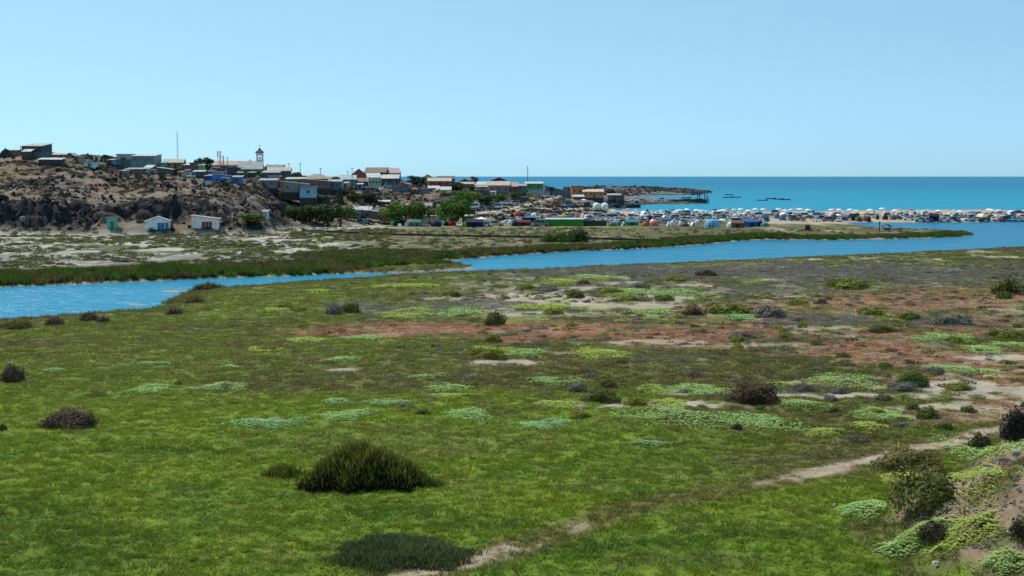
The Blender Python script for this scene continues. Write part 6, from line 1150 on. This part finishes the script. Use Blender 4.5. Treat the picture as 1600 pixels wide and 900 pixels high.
shrub('dark olive shrub hanging over the stony bank', 1455, 800, 140, 70, (.150, .150, .040)); shrub('rusty low shrub behind the hanging one', 1430, 738, 120, 34, (.175, .15, .045)); shrub('blackish bush at the picture edge above the bank', 1594, 690, 60, 54, (.035, .028, .028)); shrub('brown dry shrub low on the stony bank', 1462, 845, 54, 32, (.10, .072, .04)); shrub('dark shrub in the right edge of the bank', 1596, 842, 40, 30, (.05, .04, .025)); shrub('small green shrub on the upper bank', 1535, 700, 40, 24, (.06, .065, .03))
def stone(label, px, py, w, h, c, seed):
    p = G(px, py); k = mpp(p[1]); V, Fc = rock_mesh(seed); me = bpy.data.meshes.new('stone'); me.from_pydata(V, [], Fc); me.materials.append(M['stone']); o = link('stone', me, None, None, c); o.location = p; o.scale = (w * k / 2, w * k / 2.4, h * k * .7); o.rotation_euler = (.2, .15, seed * 1.3); return tag(o, label, 'stone', 'single stones')
stone('pale round stone at the toe of the bank', 1303, 792, 11, 7, srgb(200, 190, 165), 1); stone('white flat stone in the grass below the bank', 1462, 882, 18, 7, srgb(195, 190, 180), 2); stone('grey slab at the right edge of the upper bank', 1590, 712, 30, 14, srgb(130, 130, 132), 3); stone('grey slab stepping down from the edge slab', 1568, 722, 26, 10, srgb(120, 120, 124), 4); stone('dark boulder under the green bank mat', 1548, 738, 24, 20, srgb(95, 100, 105), 5); stone('pale slab low on the bank scree', 1580, 836, 26, 12, srgb(170, 165, 155), 6); stone('white small stone by the green shrub', 1408, 647, 10, 4, srgb(215, 210, 200), 7)
x, y = spread(54, 84, 14, 1300, 1700); sb = sample(sdb, x, y); ok = (sb > .8) & (fbm(x / 1.5, y / 1.5, 71) > .5); x, y = x[ok], y[ok]; n = len(x); s = rng.uniform(.03, .17, n) ** 1.15
scatter('bank_scree', 'small grey stones strewn over the dry bank', rocks, np.stack([x, y, ground_z(x, y)], -1), cl(.17, .155, .14) * rng.uniform(.5, 1.5, (n, 1)), np.stack([s * 1.5, s * 1.2, s * .8], -1), 'rock_scatter', .4)
x, y = spread(62, 355, .26); ok = (sample(near, x, y) > .5) & (sample(sdl, x, y) > .5) & ((sample(sdl, x, y) < 4) & (rng.random(len(x)) < .5) | (rng.random(len(x)) < sstep(500, 850, sample(PX, x, y) + (520 - sample(PY, x, y)) * 1.2) * sstep(700, 600, sample(PY, x, y) - sstep(1000, 1400, sample(PX, x, y)) * 40) + .03)) & (fbm(x / 8, y / 11, 63) > .43)
x, y = x[ok], y[ok]; n = len(x); ch = rng.random((n, 1)); base = np.where(ch < .3, np.array(SGR), np.where(ch < .65, np.array(SY), np.where(ch < .8, np.array(SO), np.array(SB)))); s = rng.uniform(.2, .95, n) ** 1.3
scatter('marsh_scrub', 'small mixed olive, grey and brown scrub tufts over the dry marsh', scrubs, np.stack([x, y, ground_z(x, y) - .03], -1), base * (1 + rng.normal(0, .2, (n, 1))).clip(.4, 1.7), np.stack([s, s, s * .62], -1), 'tuft')

# rough rocks and dark scrub along the far harbour point
x, y = spread(1180, 2000, .02, 880, 1130); ok = (sample(sds, x, y) > -2) & (fbm(x / 30, y / 60, 66) > .42); x, y = x[ok], y[ok]; n = len(x); s = rng.uniform(.6, 2.2, n)
scatter('headland_rocks', 'dark rocks along the far harbour point', rocks, np.stack([x, y, ground_z(x, y)], -1), ROCK * rng.uniform(.9, 2.6, (n, 1)), np.stack([s * 1.8, s * 1.8, s * .9], -1), 'rock_scatter', .4)
